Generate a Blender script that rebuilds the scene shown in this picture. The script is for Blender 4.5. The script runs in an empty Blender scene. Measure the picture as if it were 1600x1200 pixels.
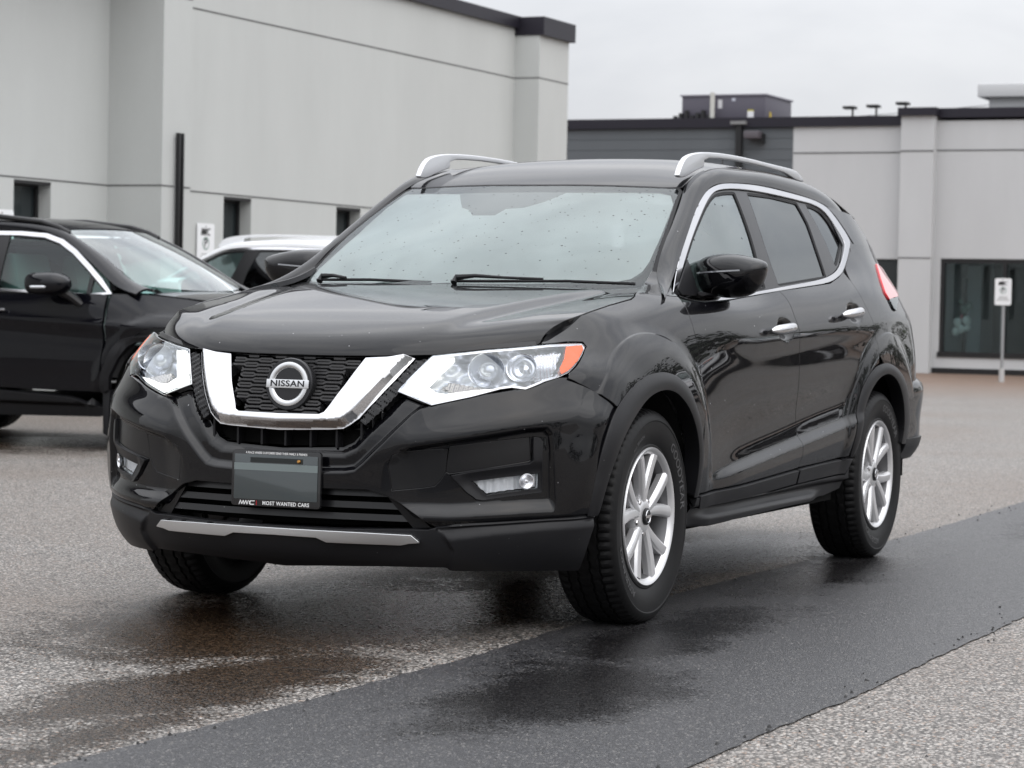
import bpy, bmesh, math, random
import numpy as np
from mathutils import Vector, Matrix
from mathutils.geometry import delaunay_2d_cdt
random.seed(4); RNG = np.random.default_rng(7)
C = bpy.context.scene.collection
sc = bpy.context.scene
# ---------------------------------------------------------------- camera
CAM = np.array([7.879, 3.940, 1.054]); yaw, pitch, roll, FPX = 3.5670, -.03118, .0200, 3960.6
W_, H_ = 1600, 1200; PX, PY = -3.5, 1.2
FW = np.array([math.cos(pitch)*math.cos(yaw), math.cos(pitch)*math.sin(yaw), math.sin(pitch)])
_r = np.cross(FW, [0, 0, 1]); _r /= np.linalg.norm(_r); _u = np.cross(_r, FW)
RT = math.cos(roll)*_r+math.sin(roll)*_u; UP = -math.sin(roll)*_r+math.cos(roll)*_u
cam_d = bpy.data.cameras.new("camera"); cam = bpy.data.objects.new("camera", cam_d); C.objects.link(cam)
cam.matrix_world = Matrix(((RT[0], UP[0], -FW[0], CAM[0]), (RT[1], UP[1], -FW[1], CAM[1]), (RT[2], UP[2], -FW[2], CAM[2]), (0, 0, 0, 1)))
cam_d.sensor_width = 36; cam_d.lens = FPX/1600*36; cam_d.clip_end = 3000; cam_d.clip_start = .1
cam_d.shift_x = -PX/1600; cam_d.shift_y = PY/1600
cam_d.dof.use_dof = True; cam_d.dof.focus_distance = 8.0; cam_d.dof.aperture_fstop = 7.5
sc.camera = cam
# ---------------------------------------------------------------- sky, sun, exposure
w = bpy.data.worlds.new("World"); sc.world = w; w.use_nodes = True
nt = w.node_tree; N = nt.nodes; L = nt.links; N.clear()
sky = N.new('ShaderNodeTexSky'); sky.sky_type = 'NISHITA'; sky.sun_disc = False
sky.sun_elevation = math.radians(48); sky.sun_rotation = math.radians(25); sky.air_density = 1.0; sky.dust_density = 3
tc = N.new('ShaderNodeTexCoord'); mp = N.new('ShaderNodeMapping'); mp.inputs['Scale'].default_value = (1, 1, 3.2)
L.new(tc.outputs['Generated'], mp.inputs['Vector'])
nz = N.new('ShaderNodeTexNoise'); nz.inputs['Scale'].default_value = 2.6; nz.inputs['Detail'].default_value = 8; nz.inputs['Roughness'].default_value = .52
nz.inputs['Distortion'].default_value = .35
L.new(mp.outputs[0], nz.inputs['Vector'])
cr = N.new('ShaderNodeValToRGB'); cr.color_ramp.elements[0].position = .34; cr.color_ramp.elements[1].position = .64
cr.color_ramp.elements[0].color = (5.7, 5.85, 6.2, 1); cr.color_ramp.elements[1].color = (8.1, 8.15, 8.3, 1)
L.new(nz.outputs['Fac'], cr.inputs[0])
mx = N.new('ShaderNodeMixRGB'); mx.inputs[0].default_value = .93
L.new(sky.outputs[0], mx.inputs[1]); L.new(cr.outputs[0], mx.inputs[2])
sep = N.new('ShaderNodeSeparateXYZ'); L.new(tc.outputs['Generated'], sep.inputs[0])
mr = N.new('ShaderNodeMapRange'); mr.inputs['From Min'].default_value = .06; mr.inputs['To Min'].default_value = 1.0; mr.inputs['To Max'].default_value = 3.3; L.new(sep.outputs[2], mr.inputs[0])
vm = N.new('ShaderNodeVectorMath'); vm.operation = 'SCALE'; L.new(mx.outputs[0], vm.inputs[0]); L.new(mr.outputs[0], vm.inputs['Scale'])
bg = N.new('ShaderNodeBackground'); bg.inputs['Strength'].default_value = .105
L.new(vm.outputs[0], bg.inputs['Color']); ow = N.new('ShaderNodeOutputWorld'); L.new(bg.outputs[0], ow.inputs[0])
sd = bpy.data.lights.new("sun", 'SUN'); sd.energy = .75; sd.angle = math.radians(80); sd.color = (1, .97, .93)
so = bpy.data.objects.new("sun", sd); C.objects.link(so); so.rotation_euler = Vector((.35, .75, .95)).to_track_quat('Z', 'Y').to_euler()
sc.view_settings.view_transform = 'Standard'; sc.view_settings.look = 'None'; sc.view_settings.gamma = 1
sc.view_settings.use_curve_mapping = False; sc.view_settings.exposure = .14

# ---------------------------------------------------------------- helpers
def ray(px, py): return FW+RT*(px-W_/2-PX)/FPX-UP*(py-H_/2-PY)/FPX
def at(px, py, ax, val):
    d = ray(px, py); t = (val-CAM[ax])/d[ax]; return CAM+d*t
def projN(P):
    d = np.asarray(P, float)-CAM; z = d@FW
    return np.stack([W_/2+PX+FPX*(d@RT)/z, H_/2+PY-FPX*(d@UP)/z], -1)

def mat(name, col=(.5, .5, .5), rough=.5, metal=0, coat=0, spec=.5, alpha=1, em=None, emS=0, trans=0, ior=1.45, coat_r=.03):
    m = bpy.data.materials.new(name); m.use_nodes = True
    b = m.node_tree.nodes['Principled BSDF']
    b.inputs['Base Color'].default_value = (*col, 1); b.inputs['Roughness'].default_value = rough
    b.inputs['Metallic'].default_value = metal; b.inputs['Coat Weight'].default_value = coat; b.inputs['Coat Roughness'].default_value = coat_r
    b.inputs['Specular IOR Level'].default_value = spec; b.inputs['Transmission Weight'].default_value = trans; b.inputs['IOR'].default_value = ior
    if em: b.inputs['Emission Color'].default_value = (*em, 1); b.inputs['Emission Strength'].default_value = emS
    return m
def nodes(m): return m.node_tree.nodes, m.node_tree.links, m.node_tree.nodes['Principled BSDF']

def mesh_obj(name, V, F, m=None, parent=None, normals=None, smooth=True, mats=None, fm=None):
    me = bpy.data.meshes.new(name); me.from_pydata([tuple(map(float, v)) for v in V], [], [tuple(map(int, f)) for f in F]); me.update()
    if smooth: me.polygons.foreach_set('use_smooth', [True]*len(me.polygons))
    if normals is not None: me.normals_split_custom_set_from_vertices([tuple(map(float, n)) for n in normals])
    if mats:
        for q in mats: me.materials.append(q)
        me.polygons.foreach_set('material_index', fm)
    elif m: me.materials.append(m)
    o = bpy.data.objects.new(name, me); C.objects.link(o)
    if parent: o.parent = parent
    return o
def tag(o, label=None, cat=None, group=None, kind=None):
    if label: o['label'] = label
    if cat: o['category'] = cat
    if group: o['group'] = group
    if kind: o['kind'] = kind
    return o
def empty(name, loc=(0, 0, 0), rz=0, parent=None):
    o = bpy.data.objects.new(name, None); C.objects.link(o); o.location = loc; o.rotation_euler = (0, 0, rz)
    if parent: o.parent = parent
    return o
class MB:
    """collects simple shapes into one mesh"""
    def __init__(s): s.V = []; s.F = []; s.M = []; s.mi = 0
    def add(s, V, F):
        n = len(s.V); s.V += [tuple(v) for v in V]; s.F += [tuple(n+i for i in f) for f in F]; s.M += [s.mi]*len(F); return s
    def box(s, x0, x1, y0, y1, z0, z1):
        V = [(x, y, z) for x in (x0, x1) for y in (y0, y1) for z in (z0, z1)]
        return s.add(V, [(0, 1, 3, 2), (4, 6, 7, 5), (0, 4, 5, 1), (2, 3, 7, 6), (0, 2, 6, 4), (1, 5, 7, 3)])
    def tube(s, pts, r, n=10, cap=True, flat=1.0):
        pts = [np.array(p, float) for p in pts]; rr = r if hasattr(r, '__len__') else [r]*len(pts)
        V = []; F = []
        up0 = np.array([0, 0, 1.])
        for i, p in enumerate(pts):
            t = pts[min(i+1, len(pts)-1)]-pts[max(i-1, 0)]; t /= np.linalg.norm(t)+1e-9
            u = up0 if abs(t[2]) < .95 else np.array([0, 1., 0]); a = np.cross(u, t); a /= np.linalg.norm(a); b = np.cross(t, a)
            for k in range(n):
                q = 2*math.pi*k/n; V.append(p+a*rr[i]*math.cos(q)+b*rr[i]*flat*math.sin(q))
        for i in range(len(pts)-1):
            for k in range(n): F.append((i*n+k, i*n+(k+1) % n, (i+1)*n+(k+1) % n, (i+1)*n+k))
        if cap: F.append(tuple(range(n))[::-1]); F.append(tuple((len(pts)-1)*n+k for k in range(n)))
        return s.add(V, F)
    def prism(s, poly, fn, d0, d1):
        """poly of 2d points; fn(u,v,d)->3d"""
        n = len(poly); V = [fn(u, v, d0) for u, v in poly]+[fn(u, v, d1) for u, v in poly]
        F = [tuple(range(n))[::-1], tuple(range(n, 2*n))]+[(i, (i+1) % n, n+(i+1) % n, n+i) for i in range(n)]
        return s.add(V, F)
    def lathe(s, prof, fn, n=48, closed=True):
        """prof: list (r, h); fn(x,y,h)->3d"""
        V = []; F = []; m = len(prof)
        for k in range(n):
            a = 2*math.pi*k/n
            for r, h in prof: V.append(fn(r*math.cos(a), r*math.sin(a), h))
        for k in range(n):
            k2 = (k+1) % n
            for i in range(m-1): F.append((k*m+i, k*m+i+1, k2*m+i+1, k2*m+i))
        return s.add(V, F)
    def build(s, name, m, parent=None, smooth=True, angle=35, bevel=0, segs=2, mats=None):
        me = bpy.data.meshes.new(name); me.from_pydata([tuple(map(float, v)) for v in s.V], [], s.F); me.update()
        bm = bmesh.new(); bm.from_mesh(me); bmesh.ops.recalc_face_normals(bm, faces=bm.faces)
        if bevel:
            es = [e for e in bm.edges if len(e.link_faces) == 2 and e.calc_face_angle(0) > math.radians(30)]
            bmesh.ops.bevel(bm, geom=es, offset=bevel, segments=segs, affect='EDGES', profile=.6, clamp_overlap=True)
        if smooth:
            for f in bm.faces: f.smooth = True
            for e in bm.edges:
                if len(e.link_faces) == 2 and e.calc_face_angle(0) > math.radians(angle): e.smooth = False
        bm.to_mesh(me); bm.free()
        if mats:
            for q in mats: me.materials.append(q)
        elif m: me.materials.append(m)
        if mats and not bevel: me.polygons.foreach_set('material_index', s.M)
        o = bpy.data.objects.new(name, me); C.objects.link(o)
        if parent: o.parent = parent
        return o

# ---- spline surfaces: a net of control points, C2 in both directions
def card(knots):
    """cardinal natural cubic spline basis evaluator"""
    k = np.array(knots, float); n = len(k); h = np.diff(k)
    A = np.zeros((n, n)); B = np.zeros((n, n)); A[0, 0] = A[-1, -1] = 1
    for i in range(1, n-1):
        A[i, i-1] = h[i-1]; A[i, i] = 2*(h[i-1]+h[i]); A[i, i+1] = h[i]
        B[i, i-1] = 6/h[i-1]; B[i, i+1] = 6/h[i]; B[i, i] = -6/h[i-1]-6/h[i]
    M = np.linalg.solve(A, B)
    def ev(x):
        x = np.asarray(x, float); xc = np.clip(x, k[0], k[-1]); i = np.clip(np.searchsorted(k, xc, side='right')-1, 0, n-2)
        hi = h[i]; a = (k[i+1]-xc)/hi; b = (xc-k[i])/hi
        E = np.eye(n)
        R = a[:, None]*E[i]+b[:, None]*E[i+1]+(((a**3-a)*hi*hi/6)[:, None]*M[i]+((b**3-b)*hi*hi/6)[:, None]*M[i+1])
        # linear extrapolation
        dx = x-xc
        if np.any(dx != 0):
            D = (E[i+1]-E[i])/hi[:, None]+((-(3*a*a-1)*hi/6)[:, None]*M[i]+((3*b*b-1)*hi/6)[:, None]*M[i+1])
            R = R+dx[:, None]*D
        return R
    return ev
class Surf:
    def __init__(s, net, out, tk=None, sk=None):
        s.P = np.array(net, float); nt_, ns_, _ = s.P.shape
        if sk is None:
            d = np.linalg.norm(np.diff(s.P, axis=1), axis=2).mean(0); sk = np.r_[0, np.cumsum(d)]
        if tk is None:
            d = np.linalg.norm(np.diff(s.P, axis=0), axis=2).mean(1); tk = np.r_[0, np.cumsum(d)]
        s.sk = np.array(sk); s.tk = np.array(tk); s.bs = card(s.sk); s.bt = card(s.tk); s.out = out; s.disp = None
        s._g = None
    def base(s, st):
        st = np.atleast_2d(st); return np.einsum('ni,nj,ijk->nk', s.bt(st[:, 1]), s.bs(st[:, 0]), s.P)
    def nrm0(s, st, f=None):
        f = f or s.base; e = 8e-4; st = np.atleast_2d(st)
        a = f(st+[e, 0])-f(st-[e, 0]); b = f(st+[0, e])-f(st-[0, e]); n = np.cross(a, b); n /= np.linalg.norm(n, axis=1)[:, None]+1e-12
        return n*s.out
    def pos(s, st):
        st = np.atleast_2d(st); p = s.base(st)
        if s.disp is not None: p = p+s.nrm0(st)*s.disp(st, p)[:, None]
        return p
    def nrm(s, st): return s.nrm0(st, s.pos)
    def pix(s, pts, srange=None, trange=None):
        """where the rays through these picture points meet the base surface -> (s,t)"""
        if s._g is None:
            S = np.linspace(s.sk[0], s.sk[-1], 300); T = np.linspace(s.tk[0], s.tk[-1], 160)
            g = np.stack(np.meshgrid(S, T), -1).reshape(-1, 2); P = s.base(g); n = s.nrm0(g)
            front = ((CAM-P)*n).sum(1) > 0
            s._g = (g[front], projN(P[front]))
        g, uv = s._g
        res = []
        for p in pts:
            p = np.array(p, float); m = np.ones(len(g), bool)
            if srange: m &= (g[:, 0] >= srange[0]) & (g[:, 0] <= srange[1])
            if trange: m &= (g[:, 1] >= trange[0]) & (g[:, 1] <= trange[1])
            gg = g[m]; x = gg[np.argmin(((uv[m]-p)**2).sum(1))].copy()
            for _ in range(12):
                e = 1e-4; q = projN(s.base(np.array([x, x+[e, 0], x+[0, e]])))
                J = np.stack([(q[1]-q[0])/e, (q[2]-q[0])/e], 1)
                try: dx = np.linalg.solve(J, p-q[0])
                except Exception: break
                dx = np.clip(dx, -.05, .05); x = x+dx
                if abs(dx).max() < 1e-6: break
            res.append(x)
        return np.array(res)

def resample(poly, d, closed=True):
    poly = np.asarray(poly, float); out = []
    n = len(poly)
    for i in range(n if closed else n-1):
        a = poly[i]; b = poly[(i+1) % n]; k = max(1, int(math.ceil(np.linalg.norm(b-a)/d)))
        for j in range(k): out.append(a+(b-a)*j/k)
    if not closed: out.append(poly[-1])
    return np.array(out)
def smoothpoly(poly, closed=True, it=2, keep=()):
    """Chaikin corner cutting; indices in keep stay sharp"""
    P = [tuple(p) for p in poly]; K = [i in keep for i in range(len(P))]
    for _ in range(it):
        Q = []; KK = []; n = len(P)
        for i in range(n):
            if not closed and i in (0, n-1): Q.append(P[i]); KK.append(True); continue
            if K[i]: Q.append(P[i]); KK.append(True); continue
            a = np.array(P[i-1]); b = np.array(P[i]); c = np.array(P[(i+1) % n])
            Q.append(tuple(b+(a-b)*.25)); Q.append(tuple(b+(c-b)*.25)); KK += [False, False]
        P, K = Q, KK
    return np.array(P)
def area(p): x, y = p[:, 0], p[:, 1]; return .5*np.sum(x*np.roll(y, -1)-np.roll(x, -1)*y)
def inset(poly, d):
    p = np.asarray(poly, float)
    if area(p) < 0: p = p[::-1]
    e = np.roll(p, -1, 0)-p; e /= np.linalg.norm(e, axis=1)[:, None]+1e-12; n = np.stack([-e[:, 1], e[:, 0]], 1)
    m = n+np.roll(n, 1, 0); l = (m**2).sum(1)[:, None]; m = m/np.maximum(l, .35)*2
    return p+m*d
def inside(pts, poly):
    x, y = pts[:, 0], pts[:, 1]; r = np.zeros(len(pts), bool); n = len(poly)
    for i in range(n):
        x1, y1 = poly[i]; x2, y2 = poly[(i+1) % n]
        if y1 == y2: continue
        c = ((y1 > y) != (y2 > y)) & (x < (x2-x1)*(y-y1)/(y2-y1)+x1); r ^= c
    return r
def dist(pts, poly, closed=True):
    d = np.full(len(pts), 1e9); n = len(poly)
    for i in range(n if closed else n-1):
        a = np.asarray(poly[i], float); b = np.asarray(poly[(i+1) % n], float); ab = b-a; l = (ab@ab)+1e-15
        t = np.clip(((pts-a)@ab)/l, 0, 1); q = a+t[:, None]*ab; d = np.minimum(d, np.sqrt(((pts-q)**2).sum(1)))
    return d
def sdist(pts, poly):  # positive inside
    d = dist(pts, poly); return np.where(inside(pts, poly), d, -d)
def sstep(x, a=0, b=1):
    t = np.clip((x-a)/(b-a), 0, 1); return t*t*(3-2*t)
MS = (-1, 1, 1)
def panel(name, surf, poly, m, parent, holes=(), res=.012, gap=.0018, depth=.014, off=0.0, mirror=False, rad=.0016, bres=None, ofn=None, lines=()):
    """a sheet of the surface inside poly (surface coordinates) with a turned-in edge all round"""
    loops = [inset(resample(poly, bres or res), gap)]
    for h in holes:
        h2 = inset(resample(h, bres or res), -gap); loops.append(h2[::-1])
    o = loops[0]; lo = o.min(0); hi = o.max(0)
    gx = np.arange(lo[0]+res*.37, hi[0], res); gy = np.arange(lo[1]+res*.37, hi[1], res*.87)
    G = np.stack(np.meshgrid(gx, gy), -1); G[1::2, :, 0] += res/2; G = G.reshape(-1, 2)
    k = inside(G, o) & (dist(G, o) > res*.45)
    for h in loops[1:]: k &= ~inside(G, h) & (dist(G, h) > res*.45)
    G = G[k]; V = []; E = []
    for l in loops:
        n0 = len(V); V += [tuple(q) for q in l]; E += [(n0+i, n0+(i+1) % len(l)) for i in range(len(l))]
    for ln in lines:  # creases: mesh edges follow them
        q = resample(ln, res, False); ok = inside(q, o) & (dist(q, o) > res*.5)
        for h in loops[1:]: ok &= ~inside(q, h) & (dist(q, h) > res*.5)
        if not ok.any(): continue
        G = G[dist(G, q, False) > res*.5]; n0 = len(V); V += [tuple(x) for x in q[ok]]; ii = np.flatnonzero(ok)
        E += [(n0+k, n0+k+1) for k in range(len(ii)-1) if ii[k+1] == ii[k]+1]
    V += [tuple(q) for q in G]
    vo, eo, fo, ov, oe, of = delaunay_2d_cdt([Vector(v) for v in V], E, [], 0, 1e-7)
    st = np.array([tuple(v) for v in vo]); F = np.array([f for f in fo if len(f) == 3])
    cen = st[F].mean(1); k = inside(cen, o)
    for h in loops[1:]: k &= ~inside(cen, h)
    F = F[k]
    def P(q):
        p = surf.pos(q); n = surf.nrm(q)
        oo = off
        if ofn is not None: oo = (off+ofn(q, p))[:, None]
        return p+n*oo, n
    if ofn is not None:
        f2 = lambda q: surf.pos(q)+surf.nrm(q)*(off+ofn(q, surf.base(q)))[:, None]
        Pv = f2(st); Nv = surf.nrm0(st, f2)
    else: Pv, Nv = P(st)
    # orient
    a = Pv[F[:, 1]]-Pv[F[:, 0]]; b = Pv[F[:, 2]]-Pv[F[:, 0]]; fl = (np.cross(a, b)*Nv[F[:, 0]]).sum(1) < 0
    F[fl] = F[fl][:, ::-1]
    V3 = list(Pv); NN = list(Nv); FF = [tuple(f) for f in F]
    # boundary edges
    cnt = {}
    for f in FF:
        for i in range(3):
            e = (f[i], f[(i+1) % 3]); cnt[e] = 1
    bd = [e for e in cnt if (e[1], e[0]) not in cnt]
    idx = {}; outv = {}
    for a_, b_ in bd:
        d = Pv[b_]-Pv[a_]; d /= np.linalg.norm(d)+1e-12
        for v in (a_, b_): outv[v] = outv.get(v, 0)+np.cross(d, Nv[v])
    for v, o3 in outv.items():
        o3 = o3/(np.linalg.norm(o3)+1e-9); n = Nv[v]; p = Pv[v]; b0 = len(V3)
        V3 += [p+o3*rad-n*rad, p+o3*rad-n*rad, p+o3*rad-n*depth]; q = (n+o3); q /= np.linalg.norm(q)+1e-9
        NN += [q, o3, o3]; idx[v] = b0
    for a_, b_ in bd:
        i, j = idx[a_], idx[b_]; FF += [(b_, a_, i, j), (j+1, i+1, i+2, j+2)]
    V3 = np.array(V3); NN = np.array(NN)
    ob = mesh_obj(name, V3, FF, m, parent, NN)
    if mirror:
        V4 = V3*[1, -1, 1]; N4 = NN*[1, -1, 1]; ob2 = mesh_obj(name, V4, [f[::-1] for f in FF], m, parent, N4)
        return ob, ob2
    return ob
# ================================================================ materials
def speck(m, dens=900, size=.10, col=(.55, .55, .55, 1), amt=.8, rough=.6):
    """dried water spots and dust specks"""
    n, l, b = nodes(m); tc = n.new('ShaderNodeTexCoord'); v = n.new('ShaderNodeTexVoronoi'); v.inputs['Scale'].default_value = dens**.5
    nz = n.new('ShaderNodeTexNoise'); nz.inputs['Scale'].default_value = 3.0; nz.inputs['Detail'].default_value = 3
    l.new(tc.outputs['Object'], v.inputs['Vector']); l.new(tc.outputs['Object'], nz.inputs['Vector'])
    lt = n.new('ShaderNodeMath'); lt.operation = 'LESS_THAN'; lt.inputs[1].default_value = size
    sx = n.new('ShaderNodeSeparateColor'); l.new(v.outputs['Color'], sx.inputs[0])
    g = n.new('ShaderNodeMath'); g.operation = 'GREATER_THAN'; g.inputs[1].default_value = .62; l.new(sx.outputs[0], g.inputs[0])
    ms = n.new('ShaderNodeMath'); ms.operation = 'MULTIPLY'; l.new(sx.outputs[1], ms.inputs[0]); ms.inputs[1].default_value = size
    l.new(v.outputs['Distance'], lt.inputs[0]); l.new(ms.outputs[0], lt.inputs[1])
    mu = n.new('ShaderNodeMath'); mu.operation = 'MULTIPLY'; l.new(lt.outputs[0], mu.inputs[0]); l.new(g.outputs[0], mu.inputs[1])
    m3 = n.new('ShaderNodeMath'); m3.operation = 'MULTIPLY'; l.new(mu.outputs[0], m3.inputs[0]); m3.inputs[1].default_value = amt
    base = b.inputs['Base Color'].default_value[:]
    mix = n.new('ShaderNodeMixRGB'); mix.inputs[1].default_value = base; mix.inputs[2].default_value = col; l.new(m3.outputs[0], mix.inputs[0])
    l.new(mix.outputs[0], b.inputs['Base Color'])
    # thin uneven road film: a little roughness where the dirt lies
    cr = n.new('ShaderNodeValToRGB'); r0 = b.inputs['Roughness'].default_value
    cr.color_ramp.elements[0].position = .35; cr.color_ramp.elements[1].position = .8
    cr.color_ramp.elements[0].color = (r0,)*3+(1,); cr.color_ramp.elements[1].color = (r0+.06,)*3+(1,)
    l.new(nz.outputs['Fac'], cr.inputs[0]); l.new(cr.outputs[0], b.inputs['Roughness'])
    return mix
PAINT = mat('black_paint', (.0025, .0025, .0035), .4, spec=.02, coat=.78, coat_r=.010)
speck(PAINT, 700, .075, (.30, .30, .31, 1), .75)
CLAD = mat('matte_black_plastic', (.011, .011, .0125), .40, spec=.30); speck(CLAD, 1500, .08, (.2, .2, .2, 1), .6)
SATIN = mat('satin_black_plastic', (.010, .010, .011), .28, spec=.4); speck(SATIN, 1500, .07, (.35, .35, .35, 1), .7)
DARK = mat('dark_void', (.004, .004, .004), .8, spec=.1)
RUB = mat('black_rubber_seal', (.008, .008, .009), .6, spec=.3)
CHROME = mat('chrome', (.60, .60, .615), .09, 1); speck(CHROME, 2200, .06, (.12, .12, .12, 1), .8)
SATCH = mat('satin_silver', (.66, .67, .68), .34, 1)
SILV = mat('silver_paint', (.60, .61, .62), .34, .55)
RAILM = mat('rail_silver', (.66, .67, .69), .34, .7)
ALLOY = mat('alloy_wheel', (.66, .66, .67), .32, .65)
def glass(name, tint=(.8, .86, .85), ior=1.5, refl=1.0, rough=.005, bright=None):
    m = bpy.data.materials.new(name); m.use_nodes = True; n = m.node_tree.nodes; l = m.node_tree.links; n.clear()
    tr = n.new('ShaderNodeBsdfTransparent'); tr.inputs[0].default_value = (*tint, 1)
    gl = n.new('ShaderNodeBsdfGlossy'); gl.inputs['Roughness'].default_value = rough; gl.inputs['Color'].default_value = (.93, .97, .98, 1)
    fr = n.new('ShaderNodeFresnel'); fr.inputs['IOR'].default_value = ior
    ma = n.new('ShaderNodeMath'); ma.operation = 'MULTIPLY'; ma.use_clamp = True; ma.inputs[1].default_value = refl; l.new(fr.outputs[0], ma.inputs[0])
    mx = n.new('ShaderNodeMixShader'); l.new(ma.outputs[0], mx.inputs[0]); l.new(tr.outputs[0], mx.inputs[1]); l.new(gl.outputs[0], mx.inputs[2])
    o = n.new('ShaderNodeOutputMaterial'); l.new(mx.outputs[0], o.inputs[0])
    return m, mx, n, l
def spots(m, mx, n, l, scale=26, size=.12, col=(.02, .02, .025, 1)):
    """rain drops on glass, dark little lenses"""
    tc = n.new('ShaderNodeTexCoord'); mpg = n.new('ShaderNodeMapping'); mpg.inputs['Scale'].default_value = (1, .75, 1.1); l.new(tc.outputs['Object'], mpg.inputs[0])
    v = n.new('ShaderNodeTexVoronoi'); v.inputs['Scale'].default_value = scale; l.new(mpg.outputs[0], v.inputs['Vector'])
    nz = n.new('ShaderNodeTexNoise'); nz.inputs['Scale'].default_value = 60; l.new(tc.outputs['Object'], nz.inputs['Vector'])
    ad = n.new('ShaderNodeMath'); ad.operation = 'MULTIPLY_ADD'; ad.inputs[1].default_value = .22; l.new(nz.outputs['Fac'], ad.inputs[0]); l.new(v.outputs['Distance'], ad.inputs[2])
    sx = n.new('ShaderNodeSeparateColor'); l.new(v.outputs['Color'], sx.inputs[0])
    ms = n.new('ShaderNodeMath'); ms.operation = 'MULTIPLY_ADD'; l.new(sx.outputs[1], ms.inputs[0]); ms.inputs[1].default_value = size; ms.inputs[2].default_value = .16
    lt = n.new('ShaderNodeMath'); lt.operation = 'LESS_THAN'; l.new(ad.outputs[0], lt.inputs[0]); l.new(ms.outputs[0], lt.inputs[1])
    g = n.new('ShaderNodeMath'); g.operation = 'GREATER_THAN'; g.inputs[1].default_value = .6; l.new(sx.outputs[0], g.inputs[0])
    mu = n.new('ShaderNodeMath'); mu.operation = 'MULTIPLY'; l.new(lt.outputs[0], mu.inputs[0]); l.new(g.outputs[0], mu.inputs[1])
    df = n.new('ShaderNodeBsdfDiffuse'); df.inputs[0].default_value = col
    m2 = n.new('ShaderNodeMixShader'); l.new(mu.outputs[0], m2.inputs[0]); l.new(mx.outputs[0], m2.inputs[1]); l.new(df.outputs[0], m2.inputs[2])
    o = [q for q in n if q.type == 'OUTPUT_MATERIAL'][0]; l.new(m2.outputs[0], o.inputs[0])
_g = glass('windscreen_glass', (.90, .95, .94), 1.5, 1.0); spots(*_g, scale=64, size=.13); WSG = _g[0]
_g = glass('side_glass', (.66, .76, .74), 1.7, 1.5); spots(*_g, scale=34); SIDEG = _g[0]
def veil_mat(name, amt, col=(.72, .80, .80, 1)):
    m = bpy.data.materials.new(name); m.use_nodes = True; n = m.node_tree.nodes; l = m.node_tree.links; n.clear()
    tr = n.new('ShaderNodeBsdfTransparent'); df = n.new('ShaderNodeBsdfDiffuse'); df.inputs[0].default_value = col; tl_ = n.new('ShaderNodeBsdfTranslucent'); tl_.inputs[0].default_value = col
    ad = n.new('ShaderNodeMixShader'); ad.inputs[0].default_value = .35; l.new(df.outputs[0], ad.inputs[1]); l.new(tl_.outputs[0], ad.inputs[2])
    tc = n.new('ShaderNodeTexCoord'); nz = n.new('ShaderNodeTexNoise'); nz.inputs['Scale'].default_value = 2.2; nz.inputs['Detail'].default_value = 4; l.new(tc.outputs['Object'], nz.inputs['Vector'])
    ma = n.new('ShaderNodeMath'); ma.operation = 'MULTIPLY_ADD'; ma.inputs[1].default_value = amt*.9; ma.inputs[2].default_value = amt*.55; l.new(nz.outputs['Fac'], ma.inputs[0])
    mx = n.new('ShaderNodeMixShader'); l.new(ma.outputs[0], mx.inputs[0]); l.new(tr.outputs[0], mx.inputs[1]); l.new(ad.outputs[0], mx.inputs[2]); o = n.new('ShaderNodeOutputMaterial'); l.new(mx.outputs[0], o.inputs[0]); return m
VEILW = veil_mat('light_veil', .55, (.93, .98, .98, 1)); VEILS = veil_mat('light_veil_side', .28)  # pale veils: the brightness in the glass put into a diffuse colour
PRIVG = glass('privacy_glass', (.03, .03, .033), 1.7, .95)[0]
LENS = glass('headlamp_lens', (.92, .94, .97), 1.5, 1.8)[0]
CLEAR = glass('clear_plastic', (.55, .58, .6), 1.5, 1.0)[0]
REFL = mat('lamp_reflector', (.80, .81, .84), .24, .9)
FOGR = mat('fog_reflector', (.92, .93, .95), .5, 0)
LAMPB = mat('lamp_bowl', (.50, .52, .56), .3, .6)
AMBER = mat('amber_lens', (.62, .085, .004), .15, coat=.6)
REDL = mat('red_lens', (.75, .03, .04), .12, coat=1)
DRL = mat('daytime_light', (1, 1, 1), .4, em=(1, .97, .84), emS=1.02)
RUBT = mat('tyre_rubber', (.0075, .0075, .008), .5, spec=.22)
FRIT = mat('glass_edge_black', (.012, .012, .014), .12, coat=1)
CARB = mat('brake_metal', (.16, .15, .15), .5, .8)
SEATM = mat('seat_fabric', (.32, .33, .33), .85)
INTM = mat('interior_plastic', (.14, .14, .145), .6)
HEADM = mat('headliner', (.5, .5, .49), .9)
LETTER = mat('black_lettering', (.01, .01, .012), .3)
WHITEL = mat('white_lettering', (.75, .75, .75), .5)

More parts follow.
